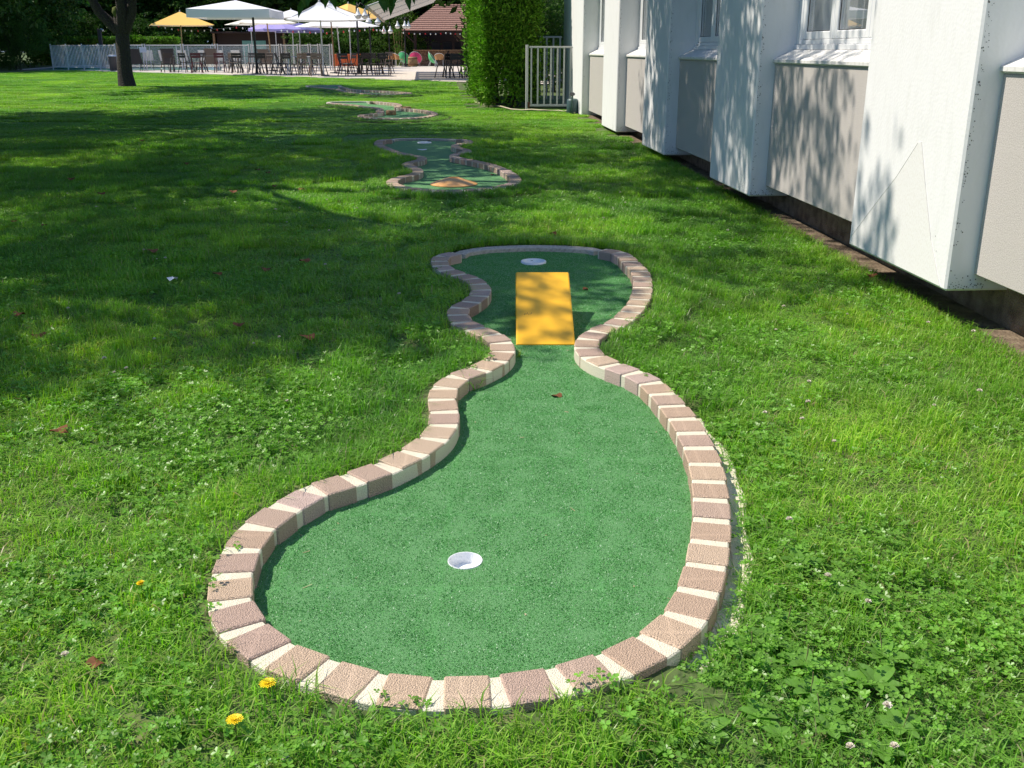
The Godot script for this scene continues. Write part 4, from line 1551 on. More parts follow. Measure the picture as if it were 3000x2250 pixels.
func build_terrace() -> void:
	# chairs
	var src := {}
	for k in ["burgundy", "taupe", "grey_metal", "brown_metal", "black_metal"]:
		src[k] = bistro_chair(M[k])
	var rows := [
		[-15.0, 50.6, 3.3, "grey_metal", "grey slatted chair facing the lawn at the table next to the black lounger"],
		[-14.3, 47.6, 0.2, "burgundy", "burgundy slatted chair with its back to the lawn, nearest the black lounger"],
		[-13.6, 50.7, 3.0, "grey_metal", "grey slatted chair behind the long table between the burgundy chairs"],
		[-13.45, 48.4, 0.1, "burgundy", "burgundy slatted chair beside the tan chair at the long table"],
		[-12.75, 48.4, -0.1, "taupe", "tan slatted chair between a burgundy chair and the big parasol's mast"],
		[-12.1, 49.0, 3.2, "grey_metal", "grey slatted chair behind the table under the big white parasol"],
		[-10.8, 45.2, 0.15, "brown_metal", "dark brown slatted chair beside the big parasol's black mast"],
		[-10.15, 45.3, 1.7, "taupe", "tan slatted chair seen from its side next to the brown chair"],
		[-9.75, 44.6, -1.5, "black_metal", "black slatted chair seen from its side at the pale table"],
		[-8.95, 45.6, 3.1, "grey_metal", "grey slatted chair behind the pale table under the white parasol"],
		[-7.85, 42.0, 0.3, "taupe", "tan slatted chair with its back to the lawn beside the white parasol pole"],
		[-8.75, 43.2, 0.7, "taupe", "tan slatted chair turned aslant at the near corner of the pale table"],
		[-7.35, 46.0, -1.2, "burgundy", "burgundy slatted chair just behind the white parasol pole"],
		[-6.68, 42.4, -0.4, "black_metal", "black slatted chair standing apart between the parasol poles and the lamp post"],
		[-6.15, 43.6, 0.5, "brown_metal", "brown slatted chair at the foot of the lamp post"],
		[-5.75, 44.2, -0.5, "brown_metal", "brown slatted chair at the table right of the lamp post, back to the lawn"],
		[-5.55, 46.6, -1.7, "taupe", "tan slatted chair at the far side of the table by the lamp post"],
		[-6.7, 47.6, 2.8, "brown_metal", "brown slatted chair behind the table by the lamp post"],
		[-11.4, 46.6, 1.4, "black_metal", "black slatted chair tucked under the table by the parasol mast"],
		[-9.3, 47.5, 2.9, "burgundy", "burgundy slatted chair between the two white parasol poles"],
		[-16.1, 49.0, 0.6, "brown_metal", "brown slatted chair beside the small grey table, close to the black lounger"],
		[-15.1, 48.7, -0.5, "black_metal", "black slatted chair with its back to the lawn at the small grey table"],
		[-14.75, 49.6, 1.6, "brown_metal", "brown slatted chair at the end of the long grey table near the small one"],
		[-13.05, 49.7, -1.6, "black_metal", "black slatted chair at the end of the long grey table near the mast"],
		[-12.3, 46.9, 0.3, "black_metal", "black slatted chair with its back to the lawn before the big parasol's table"],
		[-11.3, 48.3, 2.6, "brown_metal", "brown slatted chair behind the mast under the big white parasol"],
		[-9.25, 43.4, -0.2, "brown_metal", "brown slatted chair with its back to the lawn at the pale table"],
		[-8.2, 44.6, -1.9, "black_metal", "black slatted chair seen from its side, right of the pale table"],
		[-6.95, 44.8, 1.2, "brown_metal", "brown slatted chair turned sideways just left of the lamp post"],
		[-5.3, 43.4, 0.0, "black_metal", "black slatted chair alone at the right end of the chairs by the lamp post"],
	]
	for r in rows:
		register(src[r[3]].duplicate(), "slatted_chair", r[4], "chair", T(r[0], r[1]), r[2], "slatted metal chairs on the terrace")
	for k in src:
		src[k].free()
	# tables
	for r in [[-15.6, 49.6, 0.95, 0.75, "grey_metal", "small grey table next to the black lounger"], [-13.95, 49.6, 1.5, 0.8, "grey_metal", "long grey table between the burgundy chairs"], [-11.85, 47.5, 1.0, 0.8, "grey_metal", "grey table under the big white parasol"], [-8.95, 44.3, 0.95, 0.8, "sling_pale", "pale-topped table beside the white parasol pole"], [-6.1, 45.6, 0.9, 0.75, "brown_metal", "brown table beside the lamp post"], [-10.0, 47.2, 0.8, 0.8, "black_metal", "small black table behind the brown chair"]]:
		register(cafe_table(r[2], r[3], 0.735, M[r[4]]), "cafe_table", r[5], "table", T(r[0], r[1]), 0.1, "tables on the terrace")
	# high tables and stools beside the hedge
	for q in [[-2.15, 40.2, "black high bar table beside the clipped hedge"], [-1.35, 41.5, "black high bar table half hidden behind the hedge"]]:
		register(cafe_table(0.75, 0.7, 0.98, M.black_metal), "bar_table", q[2], "table", T(q[0], q[1]), 0.05)
	var stool := bistro_chair(M.black_metal)
	for q in [[-2.55, 39.4, 0.9, "black chair left of the high table by the hedge"], [-2.1, 39.2, 0.1, "black chair in front of the high table by the hedge"], [-1.65, 39.2, -0.3, "black chair closest to the hedge at the high table"], [-2.4, 41.2, 2.7, "black chair on the far side of the high table by the hedge"], [-1.6, 42.3, 3.3, "black chair behind the hidden high table"]]:
		register(stool.duplicate(), "bar_chair", q[3], "chair", T(q[0], q[1]), q[2], "black chairs at the high tables")
	stool.free()
	# loungers
	for q in [["sling_black", "black_metal", -18.7, 52.4, -0.1, 1.15, "black lounger partly hidden by the tree trunk"], ["sling_black", "black_metal", -16.7, 51.2, 0.1, 1.2, "black lounger standing clear in front of the pool fence"], ["sling_brown", "grey_metal", -14.95, 52.3, 0.2, 1.2, "brown lounger behind the long grey table"], ["sling_brown", "grey_metal", -12.1, 51.8, -0.2, 1.1, "brown lounger behind the big parasol's mast"]]:
		register(lounger(M[q[0]], M[q[1]], q[5]), "sun_lounger", q[6], "sun lounger", T(q[2], q[3]), q[4], "loungers in front of the pool fence")
	var pale := lounger(M.sling_pale, M.grey_metal, 0.95)
	var k2 := 0
	for x in [-25.2, -23.9, -22.7, -21.5, -20.3, -19.2, -18.0]:
		register(pale.duplicate(), "sun_lounger", "pale grey lounger in the row across the pool behind the fence", "sun lounger", T(x, 69.0 + 0.3 * sin(k2 * 2.0)), 2.6 if k2 == 0 else 0.1 + 0.1 * sin(k2 * 1.7), "pale loungers across the pool")
		k2 += 1
	pale.free()
	# parasols
	parasol("large square yellow parasol with a pale wooden pole behind the pool fence", T(-20.1, 64.2), Vector3(0.1, 0, 0), 4, 2.55, 2.40, 3.18, 1.0, 0.0, 0.35, M.canvas_yellow, M.pale_wood, 0.035)
	parasol("biggest square white parasol with a deep valance on a black mast", T(-10.95, 45.0), Vector3(-0.62, 0, 0.2), 4, 2.35, 2.58, 2.97, 1.0, 0.33, 0.04, M.canvas_white, M.black_metal, 0.05)
	parasol("white peaked parasol on a white pole nearest the lawn", T(-7.68, 42.7), Vector3(0.0, 0, 0.1), 4, 1.98, 2.12, 2.85, 0.72, 0.0, 0.25, M.canvas_white, M.white_metal, 0.03)
	parasol("white peaked parasol on an orange wooden pole", T(-8.0, 47.4), Vector3(-0.1, 0, 0), 4, 1.95, 2.28, 3.02, 0.72, 0.0, 0.6, M.canvas_white, M.wood, 0.03)
	parasol("low white parasol behind the peaked ones with a thin tilted pole", T(-8.62, 53.0), Vector3(-0.15, 0, 0), 4, 2.35, 2.10, 2.66, 0.95, 0.0, 0.5, M.canvas_white, M.white_metal, 0.028)
	parasol("cream parasol on a pale wooden pole above the lilac one", T(-12.0, 52.6), Vector3(-0.15, 0, 0), 4, 1.9, 2.24, 2.62, 0.95, 0.0, 0.3, M.canvas_cream, M.pale_wood, 0.032)
	parasol("cream parasol under the big white one on a slim pale pole", T(-15.5, 63.0), Vector3(0, 0, 0), 4, 1.9, 2.42, 2.8, 1.0, 0.0, 0.4, M.canvas_cream, M.white_metal, 0.03)
	var lil := parasol("lilac round parasol with white lettering on its valance", T(-13.5, 60.5), Vector3(0, 0, 0), 8, 1.6, 2.12, 2.55, 1.5, 0.12, 0.2, M.canvas_lilac, M.white_metal, 0.025)
	parasol("lilac and navy round parasol behind the white pole", T(-12.6, 62.8), Vector3(0, 0, 0), 8, 1.5, 2.12, 2.5, 1.5, 0.16, 0.1, M.canvas_navy, M.white_metal, 0.025)
	parasol("yellow parasol at the back between the white peaks and the awning", T(-9.3, 60.7), Vector3(0, 0, 0), 4, 2.2, 2.72, 3.5, 1.0, 0.0, 0.9, M.canvas_yellow, M.white_metal, 0.03)
	parasol("small white parasol farthest back beneath the trees", T(-14.5, 70.0), Vector3(0, 0, 0), 6, 1.7, 3.0, 3.5, 1.0, 0.0, 0.2, M.canvas_white, M.white_metal, 0.03)
	# blurred white lettering strokes printed on the lilac canopy
	var st := S()
	for k in 9:
		var a := 0.85 + k * 0.075
		var r0 := 1.12
		var c := Vector3(-cos(a) * r0, 2.385, sin(a) * r0)
		var tr := Transform3D(Basis(Vector3.UP, a - PI / 2.0).rotated(Vector3.RIGHT, 0.0), c)
		box(st, Vector3(-0.03, 0.0, -0.004), Vector3(0.03 - 0.02 * (k % 2), 0.10 + 0.03 * (k % 3), 0.004), 0.001, tr * Transform3D(Basis(Vector3(0, 0, 1), 0.3 - 0.2 * (k % 3)), Vector3.ZERO))
	part("lettering", done(st), M.canvas_white, lil)
	# lamp posts
	lamp_post("black lamp post with two white bell shades next to the peaked parasols", T(-6.75, 46.3), 2.78, [Vector3(0.1, 0, 0.25), Vector3(0.36, 0, 0.0)])
	lamp_post("black lamp post with bell shades hanging at the awning's lower corner", T(-7.1, 52.9), 2.68, [Vector3(0.0, 0, 0.25), Vector3(0.42, 0, 0)])
	lamp_post("farthest small lamp post with bell shades in front of the dark shrubs", T(-7.6, 65.4), 2.45, [Vector3(-0.3, 0, 0), Vector3(0.12, 0, 0.2)])
	lamp_post("black lamp post with three bell shades left of the tiled kiosk", T(-6.5, 64.2), 2.72, [Vector3(-0.42, 0, 0), Vector3(0.05, 0, 0.3), Vector3(0.24, 0, 0)])
	# awning: fabric bays on sloping beams, with gaps between
	var aw := thing("terrace_awning", "beige slatted awning sloping up over the terrace beside the hedge", "awning")
	var F := func(f: float, u: float) -> Vector3: return Vector3(lerpf(-4.45, -6.15, f) + u * 4.3, lerpf(2.92, 2.85, f) + u * 1.45, -lerpf(31.0, 51.0, f))
	for k in 4:
		var f0 := 0.25 + k * 0.1875 + 0.012
		var f1 := 0.25 + (k + 1) * 0.1875 - 0.012
		st = S()
		flat(st)
		for j in 12:
			var u0 := j / 12.0
			var u1 := (j + 1) / 12.0
			for i in 6:
				var a0 := lerpf(f0, f1, i / 6.0)
				var a1 := lerpf(f0, f1, (i + 1) / 6.0)
				var s0 := Vector3(0, -0.10 * sin(i / 6.0 * PI), 0)
				var s1 := Vector3(0, -0.10 * sin((i + 1) / 6.0 * PI), 0)
				quad(st, F.call(a0, u0) + s0, F.call(a0, u1) + s0, F.call(a1, u1) + s1, F.call(a1, u0) + s1)
		part("fabric_bay", done(st), M.canvas_beige, aw)
	for k in 5:
		st = S()
		var fk := 0.25 + k * 0.1875
		bar(st, F.call(fk, 0.0) + Vector3(0, -0.02, 0), F.call(fk, 1.0) + Vector3(0, -0.02, 0), 0.03)
		part("beam", done(st), M.white_metal, aw)
	st = S()
	bar(st, F.call(0.23, 0.0) + Vector3(0, -0.06, 0), F.call(1.0, 0.0) + Vector3(0, -0.06, 0), 0.06, 8)
	part("front_bar", done(st), M.canvas_beige, aw)
	st = S()
	bar(st, F.call(0.23, 1.0), F.call(1.0, 1.0), 0.06, 8)
	part("rear_bar", done(st), M.white_metal, aw)
	for f in [0.25, 0.6, 1.0]:
		st = S()
		var a: Vector3 = F.call(f, 1.0)
		bar(st, Vector3(a.x, TERRACE_Y - 0.05, a.z), a, 0.05, 8)
		part("post", done(st), M.white_metal, aw)
	build_kiosk()
	build_fence()
	build_kiosk_seats()
	# strings of small bulbs
	var strings := [[[-21.8, 65.5, 2.42], [-20.2, 65.5, 2.18], [-18.6, 65.5, 2.2], [-17.0, 65.5, 2.35], [-15.6, 66.0, 2.3], [-14.2, 66.5, 2.4]], [[-12.6, 58.0, 2.05], [-11.4, 58.2, 2.0], [-10.2, 58.4, 1.92], [-9.0, 58.6, 2.05], [-7.9, 59.0, 2.15], [-7.2, 59.5, 2.1]], [[-6.9, 67.35, 2.07], [-5.5, 67.35, 2.02], [-4.2, 67.35, 2.06], [-3.0, 67.35, 2.02], [-1.8, 67.35, 2.06]]]
	var names := ["string of red and white bulbs hanging behind the yellow parasol", "string of red and white bulbs under the white parasols", "string of red and white bulbs along the kiosk's eave"]
	var bulb := S()
	lathe(bulb, [Vector2(0.0, 0.0), Vector2(0.02, -0.01), Vector2(0.045, -0.06), Vector2(0.035, -0.1), Vector2(0.0, -0.115)], 8)
	var bm := done(bulb)
	for i in 3:
		var t := thing("bulb_string", names[i], "string lights")
		var pts := []
		for q in strings[i]:
			pts.append(T(q[0], q[1]) + Vector3(0, q[2], 0))
		var dense := []
		for j in pts.size() - 1:
			for k in 4:
				dense.append((pts[j] as Vector3).lerp(pts[j + 1], k / 4.0) + Vector3(0, -0.03 * sin(k / 4.0 * PI), 0))
		dense.append(pts[-1])
		st = S()
		tube(st, dense, [0.010], 5)
		part("cable", done(st), M.black_metal, t)
		for j in dense.size():
			part("bulb", bm, M.red if (j * 7 + i) % 3 == 0 else M.opal, t, dense[j])
	# odds and ends
	var bn := thing("shower_post", "dark outdoor shower post standing by the pool in front of the low hedge", "shower", T(-26.0, 66.8))
	st = S()
	box(st, Vector3(-0.12, 0, -0.05), Vector3(0.12, 2.25, 0.05), 0.02)
	part("column", done(st), M.grey_metal, bn)
	st = S()
	tube(st, [Vector3(0, 2.2, 0), Vector3(0.15, 2.26, 0.1), Vector3(0.3, 2.15, 0.15)], [0.03, 0.03, 0.07], 8)
	part("shower_head", done(st), M.white_metal, bn)
	var tb := thing("waste_bin", "round waste bin behind the tree trunk at the end of the pool fence", "waste bin", T(-20.1, 52.9))
	st = S()
	lathe(st, [Vector2(0, 0), Vector2(0.17, 0), Vector2(0.2, 0.68)], 14)
	part("body", done(st), M.sling_brown, tb)
	st = S()
	lathe(st, [Vector2(0.22, 0.68), Vector2(0.22, 0.73), Vector2(0.1, 0.76), Vector2(0, 0.76)], 14)
	part("lid", done(st), M.sling_pale, tb)
	solo("notice_board", box_mesh(Vector3(0.34, 0.26, 0.02), 0.003), M.paper, "small white notice on the pool fence beside the tree trunk", "sign", T(-18.95, 54.15) + Vector3(0, 1.0, 0))
	var or_ := thing("planter_box", "bright orange wooden planter box behind the wooden parasol pole", "planter", T(-10.3, 66.5))
	st = S()
	for k in 6:
		box(st, Vector3(-1.0 + k * 0.27, 0.02, -0.3), Vector3(-0.75 + k * 0.27, 0.68, 0.3), 0.01)
	part("box", done(st), M.terracotta, or_)
	st = S()
	box(st, Vector3(-1.06, 0.681, -0.36), Vector3(0.68, 0.74, 0.36), 0.01)
	part("rim", done(st), M.terracotta, or_)
	var sh := thing("garden_shed", "low dark shed with a mint-green door behind the yellow parasol", "shed", T(-19.6, 77.0))
	st = S()
	box(st, Vector3(-1.6, 0, -1.0), Vector3(3.4, 2.1, 1.0))
	part("wall", done(st), M.dark_wood, sh)
	st = S()
	box(st, Vector3(-1.9, 2.101, -1.3), Vector3(3.7, 2.22, 1.5), 0.02)
	part("roof", done(st), M.dark_wood, sh)
	st = S()
	box(st, Vector3(0.2, 0.1, 1.001), Vector3(1.9, 1.62, 1.06), 0.01)
	part("door", done(st), M.mint, sh)
	for x in [-1.7, 3.3]:
		st = S()
		box(st, Vector3(x - 0.07, 0, 1.3), Vector3(x + 0.07, 2.1, 1.44), 0.01)
		part("post", done(st), M.wood, sh)

func build_kiosk() -> void:
	var k := thing("tiled_kiosk", "open wooden bar kiosk with a hipped brown tile roof behind the terrace", "kiosk", T(-6.25, 68.1))
	var st := S()
	# roof courses: front slope and left hip
	var n := 13
	for i in n:
		var f0 := i / float(n)
		var f1 := (i + 1) / float(n) + 0.012
		st = S()
		flat(st)
		var y0 := lerpf(2.14, 3.72, f0)
		var y1 := lerpf(2.14, 3.72, f1)
		var lift := 0.05
		var a := Vector3(lerpf(-0.75, 1.15, f0), y0 + lift, lerpf(0.75, -2.2, f0))
		var b := Vector3(lerpf(-0.75, 1.15, f1), y1, lerpf(0.75, -2.2, f1))
		var c := Vector3(7.5, y1, b.z)
		var d := Vector3(7.5, y0 + lift, a.z)
		quad(st, a, b, c, d)
		quad(st, a, d, d + Vector3(0, -lift, 0), a + Vector3(0, -lift, 0))
		var e := Vector3(a.x, a.y, lerpf(-5.2, -2.2, f0))
		var e1 := Vector3(b.x, b.y, lerpf(-5.2, -2.2, f1))
		quad(st, e, e1, b, a)
		quad(st, a, a + Vector3(0, -lift, 0), e + Vector3(0, -lift, 0), e)
		part("tile_course", done(st), M.tile, k)
	for i in 26:
		var s := S()
		var x := 1.2 + i * 0.24
		tube(s, [Vector3(x, 3.73, -2.2), Vector3(x + 0.23, 3.74, -2.2)], [0.09, 0.105], 8)
		part("ridge_tile", done(s), M.tile, k)
	st = S()
	box(st, Vector3(-0.6, 2.0, 0.5), Vector3(7.4, 2.13, 0.62), 0.01)
	part("eave_beam", done(st), M.dark_wood, k)
	for x in [0.05, 3.05, 6.0]:
		st = S()
		box(st, Vector3(x - 0.09, 0, 0.30), Vector3(x + 0.09, 2.0, 0.48), 0.01)
		part("post", done(st), M.dark_wood, k)
		st = S()
		bar(st, Vector3(x - 0.06, 1.45, 0.39), Vector3(x - 0.62, 1.99, 0.45), 0.06, 4)
		part("brace", done(st), M.dark_wood, k)
	st = S()
	box(st, Vector3(-0.05, 0.94, 0.1), Vector3(7.3, 1.0, 0.75), 0.01)
	part("counter_top", done(st), M.wood, k)
	st = S()
	box(st, Vector3(0.05, 0.0, 0.16), Vector3(7.2, 0.939, 0.29))
	part("counter_front", done(st), M.plinth, k)
	for i in 11:
		st = S()
		box(st, Vector3(2.6, 0.2 + i * 0.19, -1.25), Vector3(7.3, 0.375 + i * 0.19, -1.2), 0.008)
		part("plank", done(st), M.plank, k)
	st = S()
	box(st, Vector3(-0.2, 0.0, -5.0), Vector3(7.3, 2.1, -4.9))
	part("back_wall", done(st), M.dark_wood, k)
	for i in 3:
		var c := thing("wicker_bar_chair", ["black wicker bar chair behind the kiosk counter, nearest the corner post", "middle black wicker bar chair behind the kiosk counter", "black wicker bar chair behind the kiosk counter, nearest the plank wall"][i], "chair", T(-4.95 + i * 0.75, 68.9), 0.0, "wicker chairs behind the kiosk counter")
		st = S()
		box(st, Vector3(-0.28, 0.8, 0.1), Vector3(0.28, 1.5, 0.2), 0.03)
		part("backrest", done(st), M.sling_black, c)
		st = S()
		box(st, Vector3(-0.28, 0.7, -0.4), Vector3(0.28, 0.8, 0.2), 0.02)
		part("seat", done(st), M.sling_black, c)
		for q in [[-0.24, -0.35], [0.24, -0.35], [-0.24, 0.15], [0.24, 0.15]]:
			st = S()
			bar(st, Vector3(q[0], 0, q[1]), Vector3(q[0], 0.7, q[1]), 0.025)
			part("leg", done(st), M.black_metal, c)

func build_kiosk_seats() -> void:
	register(hoop_chair(M.pink, M.white_metal), "hoop_chair", "bright pink round cord chair in front of the kiosk", "chair", T(-6.1, 66.6), 3.0, "round cord chairs by the kiosk")
	register(hoop_chair(M.green, M.white_metal), "hoop_chair", "green round cord chair left of the pink one", "chair", T(-6.85, 66.9), 2.7, "round cord chairs by the kiosk")
	register(hoop_chair(M.green, M.white_metal), "hoop_chair", "green round cord chair turned sideways between the pink chair and a rattan chair", "chair", T(-4.9, 65.2), 1.5, "round cord chairs by the kiosk")
	for q in [[-4.45, 64.2, 0.1, "tan rattan chair with its back to the lawn beside the sideways green chair"], [-7.65, 66.4, 0.6, "tan rattan chair between the grey chair and the lamp post"], [-7.1, 66.0, -1.3, "tan rattan chair seen from the side next to the lamp post"]]:
		register(tub_chair(M.rattan), "rattan_chair", q[3], "chair", T(q[0], q[1]), q[2], "rattan chairs by the kiosk")
	var b := thing("barrel_table", "brown wooden barrel table in front of the pink chair", "barrel", T(-6.2, 65.6))
	var st := S()
	lathe(st, [Vector2(0, 0), Vector2(0.27, 0), Vector2(0.31, 0.3), Vector2(0.27, 0.58), Vector2(0, 0.58)], 18)
	part("staves", done(st), M.wood, b)
	for y in [0.12, 0.46]:
		st = S()
		lathe(st, [Vector2(0.30, y), Vector2(0.312, y), Vector2(0.312, y + 0.05), Vector2(0.30, y + 0.05)], 18)
		part("hoop", done(st), M.rust, b)
	var gc := bistro_chair(M.sling_brown)
	register(gc, "slatted_chair", "grey-brown high-backed chair left of the rattan chairs near the farthest lamp", "chair", T(-7.5, 64.0), 0.2)
	var pl := thing("bamboo_plant", "pale leafy bamboo in front of the dark shrubs left of the kiosk", "plant", T(-7.3, 68.5))
	rng.seed = 77
	crown(pl, Vector3(0, 1.3, 0), Vector3(0.5, 1.2, 0.4), 10, 0.35, twigs, Color(2.2, 2.0, 2.0), 771, "foliage")
	for i in 5:
		st = S()
		bar(st, Vector3(-0.2 + i * 0.1, 0, 0), Vector3(-0.4 + i * 0.2, 2.3, 0), 0.015)
		part("cane", done(st), M.pale_wood, pl)

func build_fence() -> void:
	var f := thing("pool_fence", "white metal pool fence with upright bars at one end and clear panels along the terrace", "fence")
	var corner := T(-20.4, 54.2)
	var a := T(-25.2, 57.6)
	var e := T(-9.33, 54.7)
	var d := corner - a
	var n := 44
	for k in n:
		var p := a + d * (k / float(n))
		part("bar", M._bar, M.white_metal, f, p)
	for y in [0.10, 1.22]:
		var st := S()
		bar(st, a + Vector3(0, y, 0), corner + Vector3(0, y, 0), 0.022)
		part("rail", done(st), M.white_metal, f)
	for k in 5:
		var st := S()
		var p := a + d * (k / 4.0)
		bar(st, p, p + Vector3(0, 1.3, 0), 0.035, 8)
		part("post", done(st), M.white_metal, f)
	var xs := [-20.0, -18.95, -17.0, -15.25, -13.55, -12.0, -11.05, -10.5, -10.0, -9.4]
	for k in xs.size():
		var u: float = (xs[k] - corner.x) / (e.x - corner.x)
		var p := corner.lerp(e, u)
		for dx in [-0.06, 0.06]:
			var st := S()
			bar(st, p + Vector3(dx, 0, 0), p + Vector3(dx, 1.29, 0), 0.035, 8)
			part("post", done(st), M.white_metal, f)
		if k < xs.size() - 1:
			var u2: float = (xs[k + 1] - corner.x) / (e.x - corner.x)
			var q := corner.lerp(e, u2)
			var st := S()
			bar(st, p + Vector3(0.08, 1.22, 0), q + Vector3(-0.08, 1.22, 0), 0.025)
			part("rail", done(st), M.white_metal, f)
			st = S()
			bar(st, p + Vector3(0.08, 0.1, 0), q + Vector3(-0.08, 0.1, 0), 0.02)
			part("rail", done(st), M.white_metal, f)
			if q.x - p.x > 0.8:
				for w in [0.30, -0.30]:
					st = S()
					var r: Vector3 = (p if w > 0 else q) + Vector3(w, 0, 0)
					bar(st, r + Vector3(0, 0.12, 0), r + Vector3(0, 1.2, 0), 0.018)
					part("bar", done(st), M.white_metal, f)
			st = S()
			box(st, p + Vector3(0.11, 0.16, -0.005), q + Vector3(-0.11, 1.17, 0.005))
			part("clear_panel", done(st), M.clear_panel, f)

# ---------------------------------------------------------------- trees
func build_trees() -> void:
	# the tree that shows its trunk on the lawn
	var base := P(-11.64, 31.5)
	var t := thing("cherry_tree", "tree with a dark ringed trunk forking low, standing alone on the lawn", "tree", base)
	rng.seed = 3
	var st := S()
	tube(st, [Vector3(0.03, -0.2, 0), Vector3(0.02, 0.03, 0), Vector3(0.0, 0.35, 0), Vector3(0.02, 0.9, 0), Vector3(0.05, 1.45, 0), Vector3(0.06, 1.75, 0), Vector3(0.06, 2.05, 0)], [0.33, 0.265, 0.225, 0.20, 0.20, 0.225, 0.19], 14)
	part("trunk", done(st), M.bark, t)
	var tops := [Vector3(-1.3, 3.9, 0.3), Vector3(0.15, 4.2, -0.9), Vector3(0.9, 3.9, 0.4), Vector3(0.35, 4.3, 0.9)]
	for q in tops:
		st = S()
		var s := Vector3(0.06 + q.x * 0.08, 1.6, q.z * 0.06)
		tube(st, [s, s.lerp(q, 0.25) + Vector3(q.x * 0.14, -0.05, 0), s.lerp(q, 0.6) + Vector3(q.x * 0.06, 0.05, 0), q], [0.18, 0.14, 0.10, 0.06], 9)
		part("limb", done(st), M.bark, t)
	st = S()
	lathe(st, [Vector2(0.0, 0.16), Vector2(0.10, 0.12), Vector2(0.13, 0.0), Vector2(0.08, -0.14), Vector2(0.0, -0.17)], 10)
	part("moss", done(st), M.moss, t, Vector3(0.0, 2.12, 0.13))
	var cs := crown(t, Vector3(0.6, 6.3, 2.0), Vector3(4.2, 2.5, 4.2), 46, 0.95, twigs, Color(1, 1, 1), 31)
	st = S()
	for i in cs.size():
		if i % 3 == 0:
			limb(st, tops[i % 4] + Vector3(0, -0.3, 0), cs[i], 0.06, 0.012, 0.2, 5)
	part("branches", done(st), M.bark, t)
	# low twig showing against the parasols
	crown(t, Vector3(1.35, 2.75, 0.2), Vector3(0.7, 0.18, 0.3), 7, 0.3, twigs, Color(1.2, 1.25, 1.1), 32, "low_twigs")
	st = S()
	limb(st, tops[2] + Vector3(0, -0.4, 0), Vector3(1.5, 2.85, 0.2), 0.03, 0.008, 0.1, 5)
	part("twig", done(st), M.bark, t)

	# shade trees standing on the lawn to the left, outside the picture
	var A := plain_tree("lawn_tree", "broad leafy tree whose crown shades the cone hole and reaches towards the white building", P(-7.9, 12.0), 3.0, 0.24, Vector3(2.4, 6.8, -0.2), Vector3(5.1, 2.3, 4.6), 88, 1.0, twigs, Color(1, 1, 1), 41, "trees in a row along the lawn")
	plain_tree("lawn_tree", "leafy tree whose crown shades the middle of the lawn before the forked trunk", P(-10.9, 18.6), 3.0, 0.26, Vector3(0.6, 7.0, 0.2), Vector3(5.4, 2.6, 4.6), 100, 1.05, twigs, Color(1, 1, 1), 42, "trees in a row along the lawn")
	plain_tree("lawn_tree", "leafy tree shading the lawn's far left side", P(-15.6, 14.5), 3.0, 0.26, Vector3(1.6, 7.2, 0.0), Vector3(5.0, 2.6, 5.0), 60, 1.05, twigs, Color(1, 1, 1), 43, "trees in a row along the lawn")
	plain_tree("lawn_tree", "leafy tree whose dappled shade falls over the yellow ramp", P(-8.7, 7.3), 2.9, 0.22, Vector3(1.6, 6.3, -0.7), Vector3(4.6, 1.9, 3.0), 84, 0.95, twigs, Color(1, 1, 1), 44, "trees in a row along the lawn")
	# a long branch of the first tree hangs into the top of the view
	st = S()
	limb(st, Vector3(1.5, 5.6, 1.0), Vector3(5.2, 3.4, 4.4), 0.06, 0.025, 0.5, 6)
	limb(st, Vector3(5.2, 3.4, 4.4), Vector3(6.62, 1.82, 5.0), 0.022, 0.006, 0.15, 5)
	limb(st, Vector3(5.2, 3.4, 4.4), Vector3(7.08, 1.8, 5.0), 0.022, 0.006, 0.25, 5)
	part("drooping_branch", done(st), M.bark, A)
	# boughs that reach out towards the building
	var bo := crown(A, Vector3(6.3, 6.5, 0.3), Vector3(1.6, 1.2, 3.4), 9, 0.62, twigs, Color(1, 1, 1), 415, "outer_boughs")
	st = S()
	limb(st, Vector3(0.9, 3.0, 0), Vector3(5.0, 6.3, 0.6), 0.10, 0.05, 0.5, 7)
	for i in bo.size():
		if i % 2 == 0:
			limb(st, Vector3(5.0, 6.3, 0.6), bo[i], 0.04, 0.01, 0.1, 5)
	part("bough", done(st), M.bark, A)
	rng.seed = 420
	var hg := thing_part("hanging_leaves", A, Vector3.ZERO)
	for q in [[6.56, 1.92], [6.61, 1.90], [6.66, 1.93], [6.70, 1.90], [6.75, 1.89], [6.50, 1.86], [6.53, 1.93], [6.80, 1.93], [6.97, 1.92], [7.02, 1.90], [7.07, 1.89], [7.12, 1.87], [7.17, 1.92], [7.10, 1.93], [7.2, 1.9], [7.24, 1.93], [6.62, 2.02], [6.72, 2.03], [7.0, 2.03], [7.12, 2.05]]:
		st = S()
		var dn := Vector3(rng.randf_range(-0.35, 0.35), -1.0, rng.randf_range(-0.3, 0.3)).normalized()
		var bx := dn.cross(Vector3(rng.randf_range(-0.4, 0.4), 0, 1)).normalized()
		leaf_shape(st, Transform3D(Basis(bx, dn, bx.cross(dn)), Vector3(q[0], q[1] - 0.2, 5.0 + rng.randf_range(-0.25, 0.25))), rng.randf_range(0.11, 0.15), rng.randf_range(0.045, 0.06), Color(0.05, 0.12, 0.018), 0.3)
		part("leaf", done(st), M.leaf, hg)

	# trees closing the view behind the terrace
	var tones := [Color(1, 1, 1), Color(0.92, 1.0, 0.92), Color(1.1, 1.06, 0.95), Color(0.95, 0.95, 0.95)]
